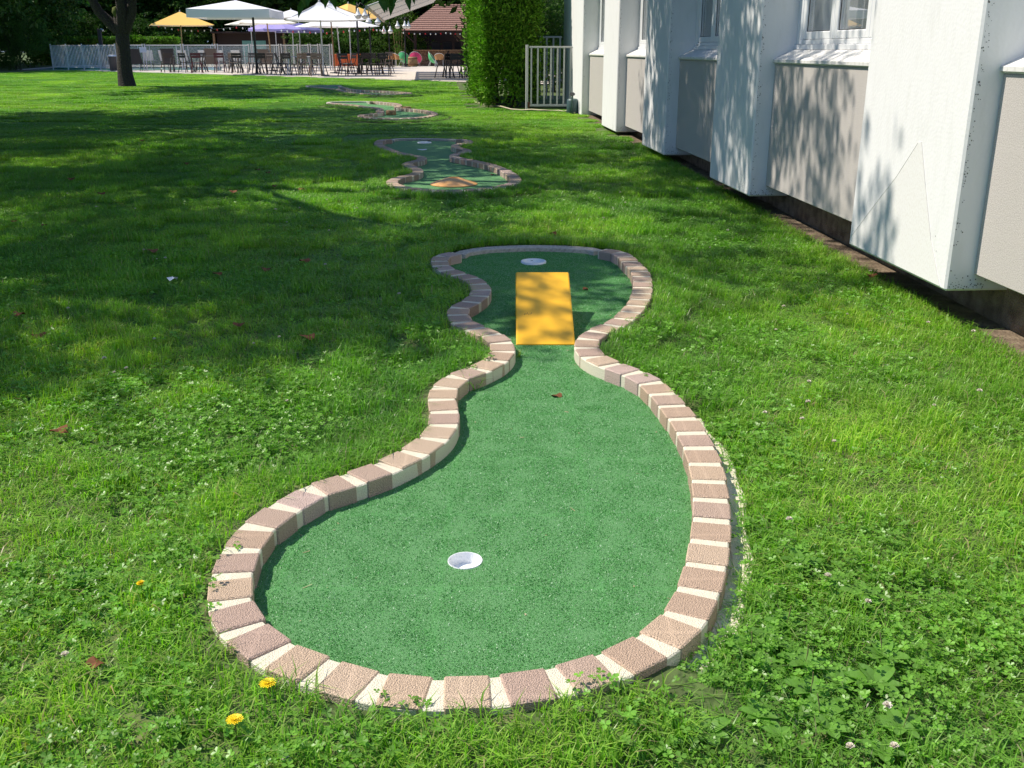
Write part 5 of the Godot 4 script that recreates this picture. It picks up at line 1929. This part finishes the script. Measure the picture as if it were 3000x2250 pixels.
	var words := ["dark broad tree behind the left end of the pool", "dark tree behind the pool hedge", "tall dark tree behind the shower post", "dark tree rising behind the yellow parasol", "deep green tree behind the garden shed", "dark tree behind the biggest white parasol", "tree behind the cream parasols", "tree behind the lilac parasol", "deep green tree behind the peaked white parasols", "tree behind the far lamp post", "tree behind the left corner of the kiosk roof", "dark tree behind the kiosk ridge", "tree behind the clipped hedge", "tree filling the gap beyond the garden gate"]
	var spots := [[-46, 84], [-41, 80], [-36, 83], [-31.5, 80], [-27, 84], [-22.5, 81], [-18.5, 85], [-14.5, 81], [-10.5, 84], [-7.0, 79], [-3.0, 83], [1.0, 80], [3.2, 62], [3.4, 40]]
	for i in spots.size():
		var s: Array = spots[i]
		var hgt := 6.6 + 0.8 * sin(i * 1.9)
		plain_tree("background_tree", words[i], Vector3(s[0], TERRACE_Y, -s[1]), 3.0, 0.28, Vector3(0, hgt, 0), Vector3(4.3, 6.0, 3.6), 46, 1.5, big_twigs, tones[i % 4], 500 + i, "trees behind the terrace")
	var lw := ["dark tree standing over the shrub at the lawn's far left corner", "dark spreading tree left of the pool", "tall dark tree left of the pool's far end"]
	var ls := [[-31.5, 53], [-33, 63], [-38, 70]]
	for i in 3:
		plain_tree("background_tree", lw[i], Vector3(ls[i][0], TERRACE_Y, -ls[i][1]), 2.6, 0.3, Vector3(0.8, 6.0, 0), Vector3(5.4, 4.6, 4.6), 60, 1.5, big_twigs, tones[3], 540 + i, "trees behind the terrace")
	# shrubs
	var sw := ["feathery dark green shrub at the lawn's far left corner", "low dark shrub spreading left of the pool fence", "low dark shrub at the far left edge of the lawn"]
	var sp := [[-26.2, 55.5, 1.5, 1.5], [-28.6, 54.0, 1.0, 1.2], [-29.6, 55.5, 1.2, 1.6]]
	for i in 3:
		var b := thing("dark_shrub", sw[i], "shrub", Vector3(sp[i][0], TERRACE_Y, -sp[i][1]), 0.0, "shrubs left of the pool")
		crown(b, Vector3(0, sp[i][2], 0), Vector3(1.7, sp[i][3], 1.2), 26, 0.5, twigs, Color(0.9, 1.0, 1.0), 600 + i, "foliage")
		for k in 5:
			st = S()
			limb(st, Vector3(rng.randf_range(-0.3, 0.3), -0.05, 0), Vector3(rng.randf_range(-1.0, 1.0), 1.8, rng.randf_range(-0.4, 0.4)), 0.03, 0.01, 0.1, 5)
			part("stem", done(st), M.bark, b)
	var bw := ["dark shrub behind the waste bin side of the pool", "dark shrub behind the pale loungers", "dark shrub left of the garden shed", "dark shrub right of the garden shed", "dark shrub behind the lilac parasols", "dark shrub behind the orange planter", "dark shrub behind the farthest lamp post", "dark shrub left of the kiosk"]
	var bs := [[-30.0, 74], [-26.5, 75.5], [-23.9, 76.5], [-11.6, 75], [-13.2, 73.0], [-10.2, 71.5], [-8.3, 70.5], [-9.3, 74.5]]
	for i in bs.size():
		var b := thing("dark_shrub", bw[i], "shrub", Vector3(bs[i][0], TERRACE_Y, -bs[i][1]), 0.0, "shrubs behind the terrace")
		crown(b, Vector3(0, 1.5, 0), Vector3(1.7, 1.7, 1.0), 22, 0.7, big_twigs, tones[i % 4], 620 + i, "foliage")
		st = S()
		for k in 4:
			limb(st, Vector3(rng.randf_range(-0.4, 0.4), -0.05, 0), Vector3(rng.randf_range(-1.0, 1.0), 1.6, 0), 0.04, 0.012, 0.1, 5)
		part("stems", done(st), M.bark, b)
	# low clipped hedge across the pool
	var lh := thing("low_hedge", "low light green clipped hedge behind the pool in front of the dark trees", "hedge", Vector3(-28.0, TERRACE_Y, -72.5))
	rng.seed = 66
	var xf := [[], [], [], []]
	var cols := [[], [], [], []]
	for k in 420:
		var v := rng.randi() % 4
		var top := k % 3 == 0
		xf[v].append(Transform3D((Basis(Vector3.RIGHT, -PI / 2.0 if top else 0.0) * Basis(Vector3(0, 0, 1), rng.randf() * TAU)).scaled(Vector3.ONE * 1.6), Vector3(rng.randf_range(-5.0, 5.0), 1.7 if top else rng.randf_range(0.1, 1.6), rng.randf_range(-0.4, 0.4) if top else 0.4)))
		var b := rng.randf_range(0.7, 1.1)
		cols[v].append(Color(b, b, b))
	var fo := thing_part("foliage", lh, Vector3.ZERO)
	for v in 4:
		scatter("leaves", hedge_twigs[v], M.leaf, xf[v], cols[v], fo).set_meta("kind", "stuff")
	# shrubs in the dark passage behind the gate
	for q in [[0.9, 28.5, "shadowed shrub growing behind the garden gate"], [1.7, 31.0, "tall shadowed shrub farther back behind the garden gate"]]:
		var b := thing("dark_shrub", q[2], "shrub", P(q[0], q[1]), 0.0, "shrubs behind the gate")
		crown(b, Vector3(0, 1.6, 0), Vector3(1.0, 1.9, 0.9), 22, 0.5, twigs, Color(1, 1, 1), 660 + int(q[1]), "foliage")
		st = S()
		for k in 4:
			limb(st, Vector3(rng.randf_range(-0.3, 0.3), -0.05, 0), Vector3(rng.randf_range(-0.6, 0.6), 1.8, 0), 0.03, 0.012, 0.1, 5)
		part("stems", done(st), M.bark, b)

# ---------------------------------------------------------------- small things on the lawn
func dry_leaf_mesh(sd: int) -> ArrayMesh:
	rng.seed = sd
	var st := S()
	flat(st)
	var n := 9
	var c := Vector3(0, 0.012, 0)
	for k in n:
		var v := []
		for j in [k, k + 1]:
			var a: float = TAU * j / n
			var r := 0.022 + 0.014 * absf(sin(a * 2.5)) + 0.012 * maxf(0, cos(a))
			v.append(Vector3(cos(a) * r * 1.3, 0.006 + 0.014 * sin(a * 2.0 + sd), sin(a) * r))
		var b := rng.randf_range(0.7, 1.3)
		st.set_color(Color(0.20 * b, 0.085 * b, 0.04 * b))
		tri(st, c, v[0], v[1])
	return done(st)

func build_small_things() -> void:
	var dl := [dry_leaf_mesh(1), dry_leaf_mesh(2), dry_leaf_mesh(3)]
	rng.seed = 71
	for q in [[-4.71, 10.82], [-3.98, 9.79], [-3.79, 8.09], [-4.12, 8.27], [-2.42, 10.31], [-2.1, 10.09], [-1.59, 9.28], [-2.91, 11.62], [-2.73, 11.36], [-2.74, 9.92], [-2.56, 7.07], [-1.61, 6.47], [-0.6, 6.57], [-1.45, 5.15], [-2.43, 4.94], [-1.42, 6.74], [-3.89, 12.19], [-2.72, 5.36], [-5.4, 14.95], [-5.13, 13.26], [-4.12, 13.74], [-1.77, 3.64], [-1.02, 2.11], [-1.9, 6.35], [2.3, 6.3], [0.32, 7.73], [-1.04, 4.92]]:
		var o := solo("fallen_leaf", dl[rng.randi() % 3], M.dry_leaf, "curled brown dry leaf lying on the grass", "leaf", P(q[0], q[1], 0.04), rng.randf() * TAU, "dry leaves fallen on the lawn")
		o.scale = Vector3.ONE * rng.randf_range(0.55, 0.95)
	for q in [[0.196, 4.10, "small brown leaf on the green carpet before the yellow ramp"], [0.452, 6.02, "dark curled leaf on the green carpet right of the yellow ramp"], [-1.22, 15.1, "dark leaf behind the white cup on the cone hole"], [-0.22, 11.35, "brown leaf against the brick edge on the cone hole"]]:
		solo("fallen_leaf", dl[rng.randi() % 3], M.dry_leaf, q[2], "leaf", P(q[0], q[1], 0.019), rng.randf() * TAU).scale = Vector3.ONE * 0.55
	solo("pale_leaf", dl[1], M.paper, "pale dry leaf lying on the carpet of the cone hole", "leaf", P(-1.232, 13.92, 0.019)).scale = Vector3(1.6, 0.6, 1.2)
	var st := S()
	flat(st)
	for k in 7:
		var a := TAU * k / 7.0
		var b := TAU * (k + 1) / 7.0
		tri(st, Vector3(0, 0.03, 0), Vector3(cos(a) * 0.035, 0.008 + 0.02 * (k % 2), sin(a) * 0.028), Vector3(cos(b) * 0.035, 0.008 + 0.02 * ((k + 1) % 2), sin(b) * 0.028))
	solo("paper_scrap", done(st), M.paper, "crumpled white paper scrap lying in the shaded grass", "paper", P(-2.124, 6.14, 0.04))
	# dandelions
	for q in [[-0.562, 1.963, 1.0, "open yellow dandelion flower just before the brick edge"], [-0.604, 1.834, 0.95, "open yellow dandelion flower farther from the bricks"], [-1.009, 2.407, 0.6, "small half-open yellow dandelion left of the brick edge"]]:
		var d := thing("dandelion", q[3], "flower", P(q[0], q[1], 0.03))
		rng.seed = 90
		st = S()
		flat(st)
		for k in 70:
			var a := k * 2.39996
			var f := sqrt(k / 70.0)
			var r: float = 0.021 * q[2] * (0.25 + 0.75 * f)
			var up := 0.0085 * (1.15 - f)
			var s := Vector3(-sin(a), 0, cos(a)) * 0.0013
			var o := Vector3(cos(a), 0, sin(a))
			tri(st, Vector3(0, 0.06, 0) - s, Vector3(0, 0.06, 0) + s, Vector3(0, 0.061 + up, 0) + o * r + s)
			tri(st, Vector3(0, 0.06, 0) - s, Vector3(0, 0.061 + up, 0) + o * r + s, Vector3(0, 0.061 + up, 0) + o * r - s)
		part("petals", done(st), M.petal, d)
		st = S()
		bar(st, Vector3(0, -0.03, 0), Vector3(0, 0.06, 0), 0.0016, 5)
		part("stalk", done(st), M.moss, d)
	# white clover flowers
	st = S()
	flat(st)
	rng.seed = 12
	for k in 34:
		var dir := Vector3(rng.randfn(), absf(rng.randfn()) + 0.1, rng.randfn()).normalized()
		var s := dir.cross(Vector3(0.3, 1, 0.2)).normalized() * 0.0016
		tri(st, Vector3(0, 0.05, 0) - s, Vector3(0, 0.05, 0) + s, Vector3(0, 0.05, 0) + dir * 0.0095 + s)
		tri(st, Vector3(0, 0.05, 0) - s, Vector3(0, 0.05, 0) + dir * 0.0095 + s, Vector3(0, 0.05, 0) + dir * 0.0095 - s)
	var head := done(st)
	var wm := plain(0.66, 0.60, 0.50, 0.8)
	var n := 0
	while n < 60:
		var D := 1.7 + 8.5 * pow(rng.randf(), 1.3)
		var p := Vector2(rng.randf_range(-0.52, 0.5) * D, D)
		if in_hole(p, "out") or not lawn_ok(p, 0.1):
			continue
		var o := solo("clover_flower", head, wm, "small whitish clover flower head standing in the grass", "flower", P(p.x, p.y, 0.005), rng.randf() * TAU, "clover flowers in the lawn")
		o.scale = Vector3.ONE * rng.randf_range(0.8, 1.3)
		n += 1
	# broad-leaved plantains
	rng.seed = 15
	var src := []
	for v in 3:
		var t := Node3D.new()
		for k in range(6 + v):
			st = S()
			flat(st)
			var a: float = TAU * k / (6 + v) + rng.randf_range(-0.3, 0.3)
			var l := rng.randf_range(0.035, 0.062)
			var w := l * rng.randf_range(0.6, 0.8)
			var b := rng.randf_range(0.8, 1.2)
			st.set_color(Color(0.175 * b, 0.37 * b, 0.06 * b))
			var up := rng.randf_range(0.3, 1.1)
			var prev := []
			for i in 7:
				var f := i / 6.0
				var wd := w * 0.5 * sqrt(maxf(sin(pow(f, 0.7) * PI), 0.0)) + (0.002 if i < 6 else 0.0)
				var mid := Vector3(f * (l + 0.02), 0.022 + up * l * f - 0.5 * l * f * f * up * 1.2, 0)
				var row := [mid + Vector3(0, 0.005, -wd), mid, mid + Vector3(0, 0.005, wd)]
				if i > 0:
					quad(st, prev[0], prev[1], row[1], row[0])
					quad(st, prev[1], prev[2], row[2], row[1])
				prev = row
			part("leaf", done(st), M.grass, t, Vector3.ZERO, a)
		if v == 1:
			st = S()
			tube(st, [Vector3(0, 0, 0), Vector3(0.008, 0.05, 0), Vector3(0.012, 0.07, 0), Vector3(0.018, 0.10, 0.004)], [0.001, 0.001, 0.0022, 0.0014], 5)
			part("flower_spike", done(st), M.spike, t)
		src.append(t)
	var i2 := 0
	for q in [[0.9, 2.35], [0.76, 2.16], [0.86, 2.01], [0.75, 1.94], [0.68, 2.03], [0.66, 2.24], [0.68, 1.85], [0.87, 1.91], [0.98, 2.47], [0.54, 1.94], [0.33, 1.9], [0.18, 1.92], [0.08, 1.83], [0.59, 2.2], [0.82, 2.6], [-0.42, 4.13], [-0.47, 4.33], [-0.72, 3.38], [-1.09, 2.49], [-1.23, 2.5], [-0.58, 1.78], [-0.3, 1.84], [-0.46, 1.9], [-0.08, 1.83], [1.01, 2.12], [0.82, 2.11], [0.29, 1.85], [0.46, 2.02], [-0.74, 1.88], [-0.9, 2.12], [0.79, 4.53], [0.9, 4.24], [0.91, 4.56], [0.62, 2.12], [0.72, 2.3], [0.8, 1.82], [0.6, 1.86], [0.9, 2.2], [0.42, 1.84], [0.52, 2.06], [0.7, 1.95], [0.78, 2.05]]:
		var p := Vector2(q[0], q[1])
		if in_hole(p, "out"):
			continue
		var pl := register(src[i2 % 3].duplicate(), "plantain_plant", "broad-leaved plantain rosette growing in the lawn", "plant", P(q[0] + rng.randf_range(-0.04, 0.04), q[1] + rng.randf_range(-0.04, 0.04), 0.006), rng.randf() * TAU, "plantain rosettes in the lawn")
		pl.scale = Vector3.ONE * rng.randf_range(0.6, 0.95)
		i2 += 1
	for s in src:
		s.free()
	var tuft := grass_tuft(40, 0.03, 0.10, 0.004, 77)
	solo("grass_clump", tuft, M.grass, "grass clump growing against the inner brick edge on the green carpet", "grass clump", P(-0.175, 4.2, 0.012))
	solo("grass_clump", grass_tuft(16, 0.02, 0.07, 0.005, 78), M.grass, "small weed sprouting by the bricks at the foot of the yellow ramp", "grass clump", P(0.03, 4.66, 0.012))

func _ready() -> void:
	# camera
	var cam := Camera3D.new()
	cam.position = Vector3(0, 1.5, 0)
	cam.rotation_degrees = Vector3(-18.494, 0, 0)
	cam.fov = 42.009
	cam.far = 900.0
	cam.near = 0.05
	add_child(cam)
	cam.current = true
	# sky
	var sky_mat := ProceduralSkyMaterial.new()
	sky_mat.sky_top_color = Color(0.42, 0.58, 0.82)
	sky_mat.sky_horizon_color = Color(0.70, 0.80, 0.92)
	sky_mat.sky_curve = 0.15
	sky_mat.ground_bottom_color = Color(0.20, 0.24, 0.14)
	sky_mat.ground_horizon_color = Color(0.55, 0.60, 0.58)
	sky_mat.sun_angle_max = 12.0
	var sky := Sky.new()
	sky.sky_material = sky_mat
	var env := Environment.new()
	env.background_mode = Environment.BG_SKY
	env.sky = sky
	env.background_energy_multiplier = 0.78
	env.tonemap_mode = Environment.TONE_MAPPER_LINEAR
	env.tonemap_exposure = 1.25
	env.sdfgi_enabled = true
	env.ssao_enabled = true
	env.ssil_enabled = true
	var we := WorldEnvironment.new()
	we.environment = env
	add_child(we)
	# sun: high, from the left and a little beyond
	var sun := DirectionalLight3D.new()
	sun.light_energy = 1.6
	sun.light_color = Color(1.0, 0.965, 0.905)
	sun.light_angular_distance = 0.53
	sun.shadow_enabled = true
	var el := deg_to_rad(55.0)
	var az := deg_to_rad(11.0)
	var to_sun := Vector3(-cos(el) * cos(az), sin(el), -cos(el) * sin(az))
	add_child(sun)
	sun.basis = Basis.looking_at(-to_sun, Vector3.UP)

	make_materials()
	make_twigs()
	var bs := S()
	bar(bs, Vector3(0, 0.1, 0), Vector3(0, 1.21, 0), 0.021, 6)
	M._bar = done(bs)
	build_ground()
	build_building()
	build_gate_corner()
	build_trees()
	build_terrace()
	# mini-golf holes
	var h1 := mini_golf("nearest mini-golf hole with green carpet, brick edging and the yellow ramp on it", BR1, KB1, Vector2(-0.14, 2.665), 0.06, 1000)
	disc_cup(h1, 0.148, 6.80, 0.088)
	var h2 := mini_golf("mini-golf hole with the orange cone on its carpet", BR2, KB2, Vector2.ZERO, 0.0, 2000)
	disc_cup(h2, -1.271, 14.85, 0.105)
	mini_golf("mini-golf hole with two round wooden blocks on its carpet", BR3, KB3, Vector2.ZERO, 0.0, 3000)
	mini_golf("farthest mini-golf hole, empty, close to the terrace", BR4, KB4, Vector2.ZERO, 0.0, 4000)
	build_obstacles()
	litter(h1)
	grow_grass()
	build_small_things()

func litter(hole: Node3D) -> void:
	# straws, seeds and grit blown onto the carpet, more of it along the bricks
	rng.seed = 313
	var st := S()
	flat(st)
	var line: Array = keep_out[0].line
	var poly: PackedVector2Array = keep_out[0].poly
	for k in 240:
		var p := Vector2(rng.randf_range(-0.7, 0.75), rng.randf_range(2.05, 6.9))
		if k > 60:
			p = (line[rng.randi() % line.size()] as Vector2) + Vector2(rng.randfn(), rng.randfn()) * 0.07
		if not Geometry2D.is_point_in_polygon(p, poly):
			continue
		var o := P(p.x, p.y, 0.0185)
		var a := rng.randf() * TAU
		var l := rng.randf_range(0.003, 0.016) if k % 3 == 0 else rng.randf_range(0.002, 0.005)
		var d := Vector3(cos(a), rng.randf_range(-0.1, 0.2), sin(a)) * l
		var s := Vector3(-sin(a), 0.2, cos(a)) * rng.randf_range(0.0007, 0.0018)
		quad(st, o - d - s, o - d + s, o + d + s, o + d - s)
	part("carpet_litter", done(st), M.straw, hole).set_meta("kind", "stuff")

func build_obstacles() -> void:
	# yellow ramp: a hollow wedge of bent sheet
	var rp := thing("golf_ramp", "bright yellow wedge-shaped ramp standing on the green carpet", "ramp", Vector3(0.17, g(5.19), -5.19))
	var st := S()
	flat(st)
	var w := 0.149
	var y0 := -0.33 * SLOPE + 0.018
	var y1 := 0.33 * SLOPE + 0.018
	var ft := Vector3(0, y0 + 0.004, 0.33)
	var bt := Vector3(0, y1 + 0.222, -0.33)
	var bv := 0.006
	var L := Vector3(-w, 0, 0)
	var R := Vector3(w, 0, 0)
	var iL := Vector3(-w + bv, 0, 0)
	var iR := Vector3(w - bv, 0, 0)
	var dn := Vector3(0, -bv, 0)
	quad(st, ft + iL, bt + iL, bt + iR, ft + iR)
	quad(st, ft + L + dn * 0.5, bt + L + dn, bt + iL, ft + iL)
	quad(st, ft + iR, bt + iR, bt + R + dn, ft + R + dn * 0.5)
	var b0 := Vector3(0, y1, -0.332)
	var f0 := Vector3(0, y0, 0.332)
	quad(st, f0 + R, ft + R + dn * 0.5, bt + R + dn, b0 + R)
	quad(st, f0 + L, b0 + L, bt + L + dn, ft + L + dn * 0.5)
	quad(st, b0 + L, b0 + R, bt + R + dn, bt + L + dn)
	quad(st, bt + iL, bt + L + dn, bt + R + dn, bt + iR)
	quad(st, f0 + L, ft + L + dn * 0.5, ft + R + dn * 0.5, f0 + R)
	quad(st, ft + iL, ft + iR, ft + R + dn * 0.5, ft + L + dn * 0.5)
	part("body", done(st), M.yellow, rp)
	st = S()
	flat(st)
	var sl := (bt - ft).normalized()
	var up := Vector3(1, 0, 0).cross(sl).normalized()
	if up.y < 0:
		up = -up
	for k in 6:
		var p := ft.lerp(bt, 0.375 + 0.008 * (k % 3)) + Vector3(-0.105 + k * 0.0075, 0, 0) + up * 0.0012
		quad(st, p, p + sl * 0.016, p + sl * 0.016 + Vector3(0.002, 0, 0), p + Vector3(0.0022, 0, 0))
	part("scuff_marks", done(st), M.scuff, rp)
	# orange cone with a hole on top
	var cn := thing("golf_cone", "low orange cone with an open top on the carpet of a mini-golf hole", "cone", P(-0.61, 10.62, 0.017))
	st = S()
	lathe(st, [Vector2(0.250, 0.0), Vector2(0.248, 0.006), Vector2(0.06, 0.068), Vector2(0.054, 0.070), Vector2(0.048, 0.066), Vector2(0.046, 0.02), Vector2(0, 0.018)], 56, Vector3.ZERO, false)
	part("body", done(st), M.orange, cn)
	for q in [[-2.365, 20.22, "round brown wooden block nearer the hole's front edge"], [-2.168, 21.3, "round brown wooden block farther back on the carpet"]]:
		st = S()
		lathe(st, [Vector2(0.095, 0.0), Vector2(0.10, 0.01), Vector2(0.098, 0.075), Vector2(0.09, 0.083), Vector2(0, 0.084)], 20)
		solo("wooden_block", done(st), M.wood, q[2], "block", P(q[0], q[1], 0.017))
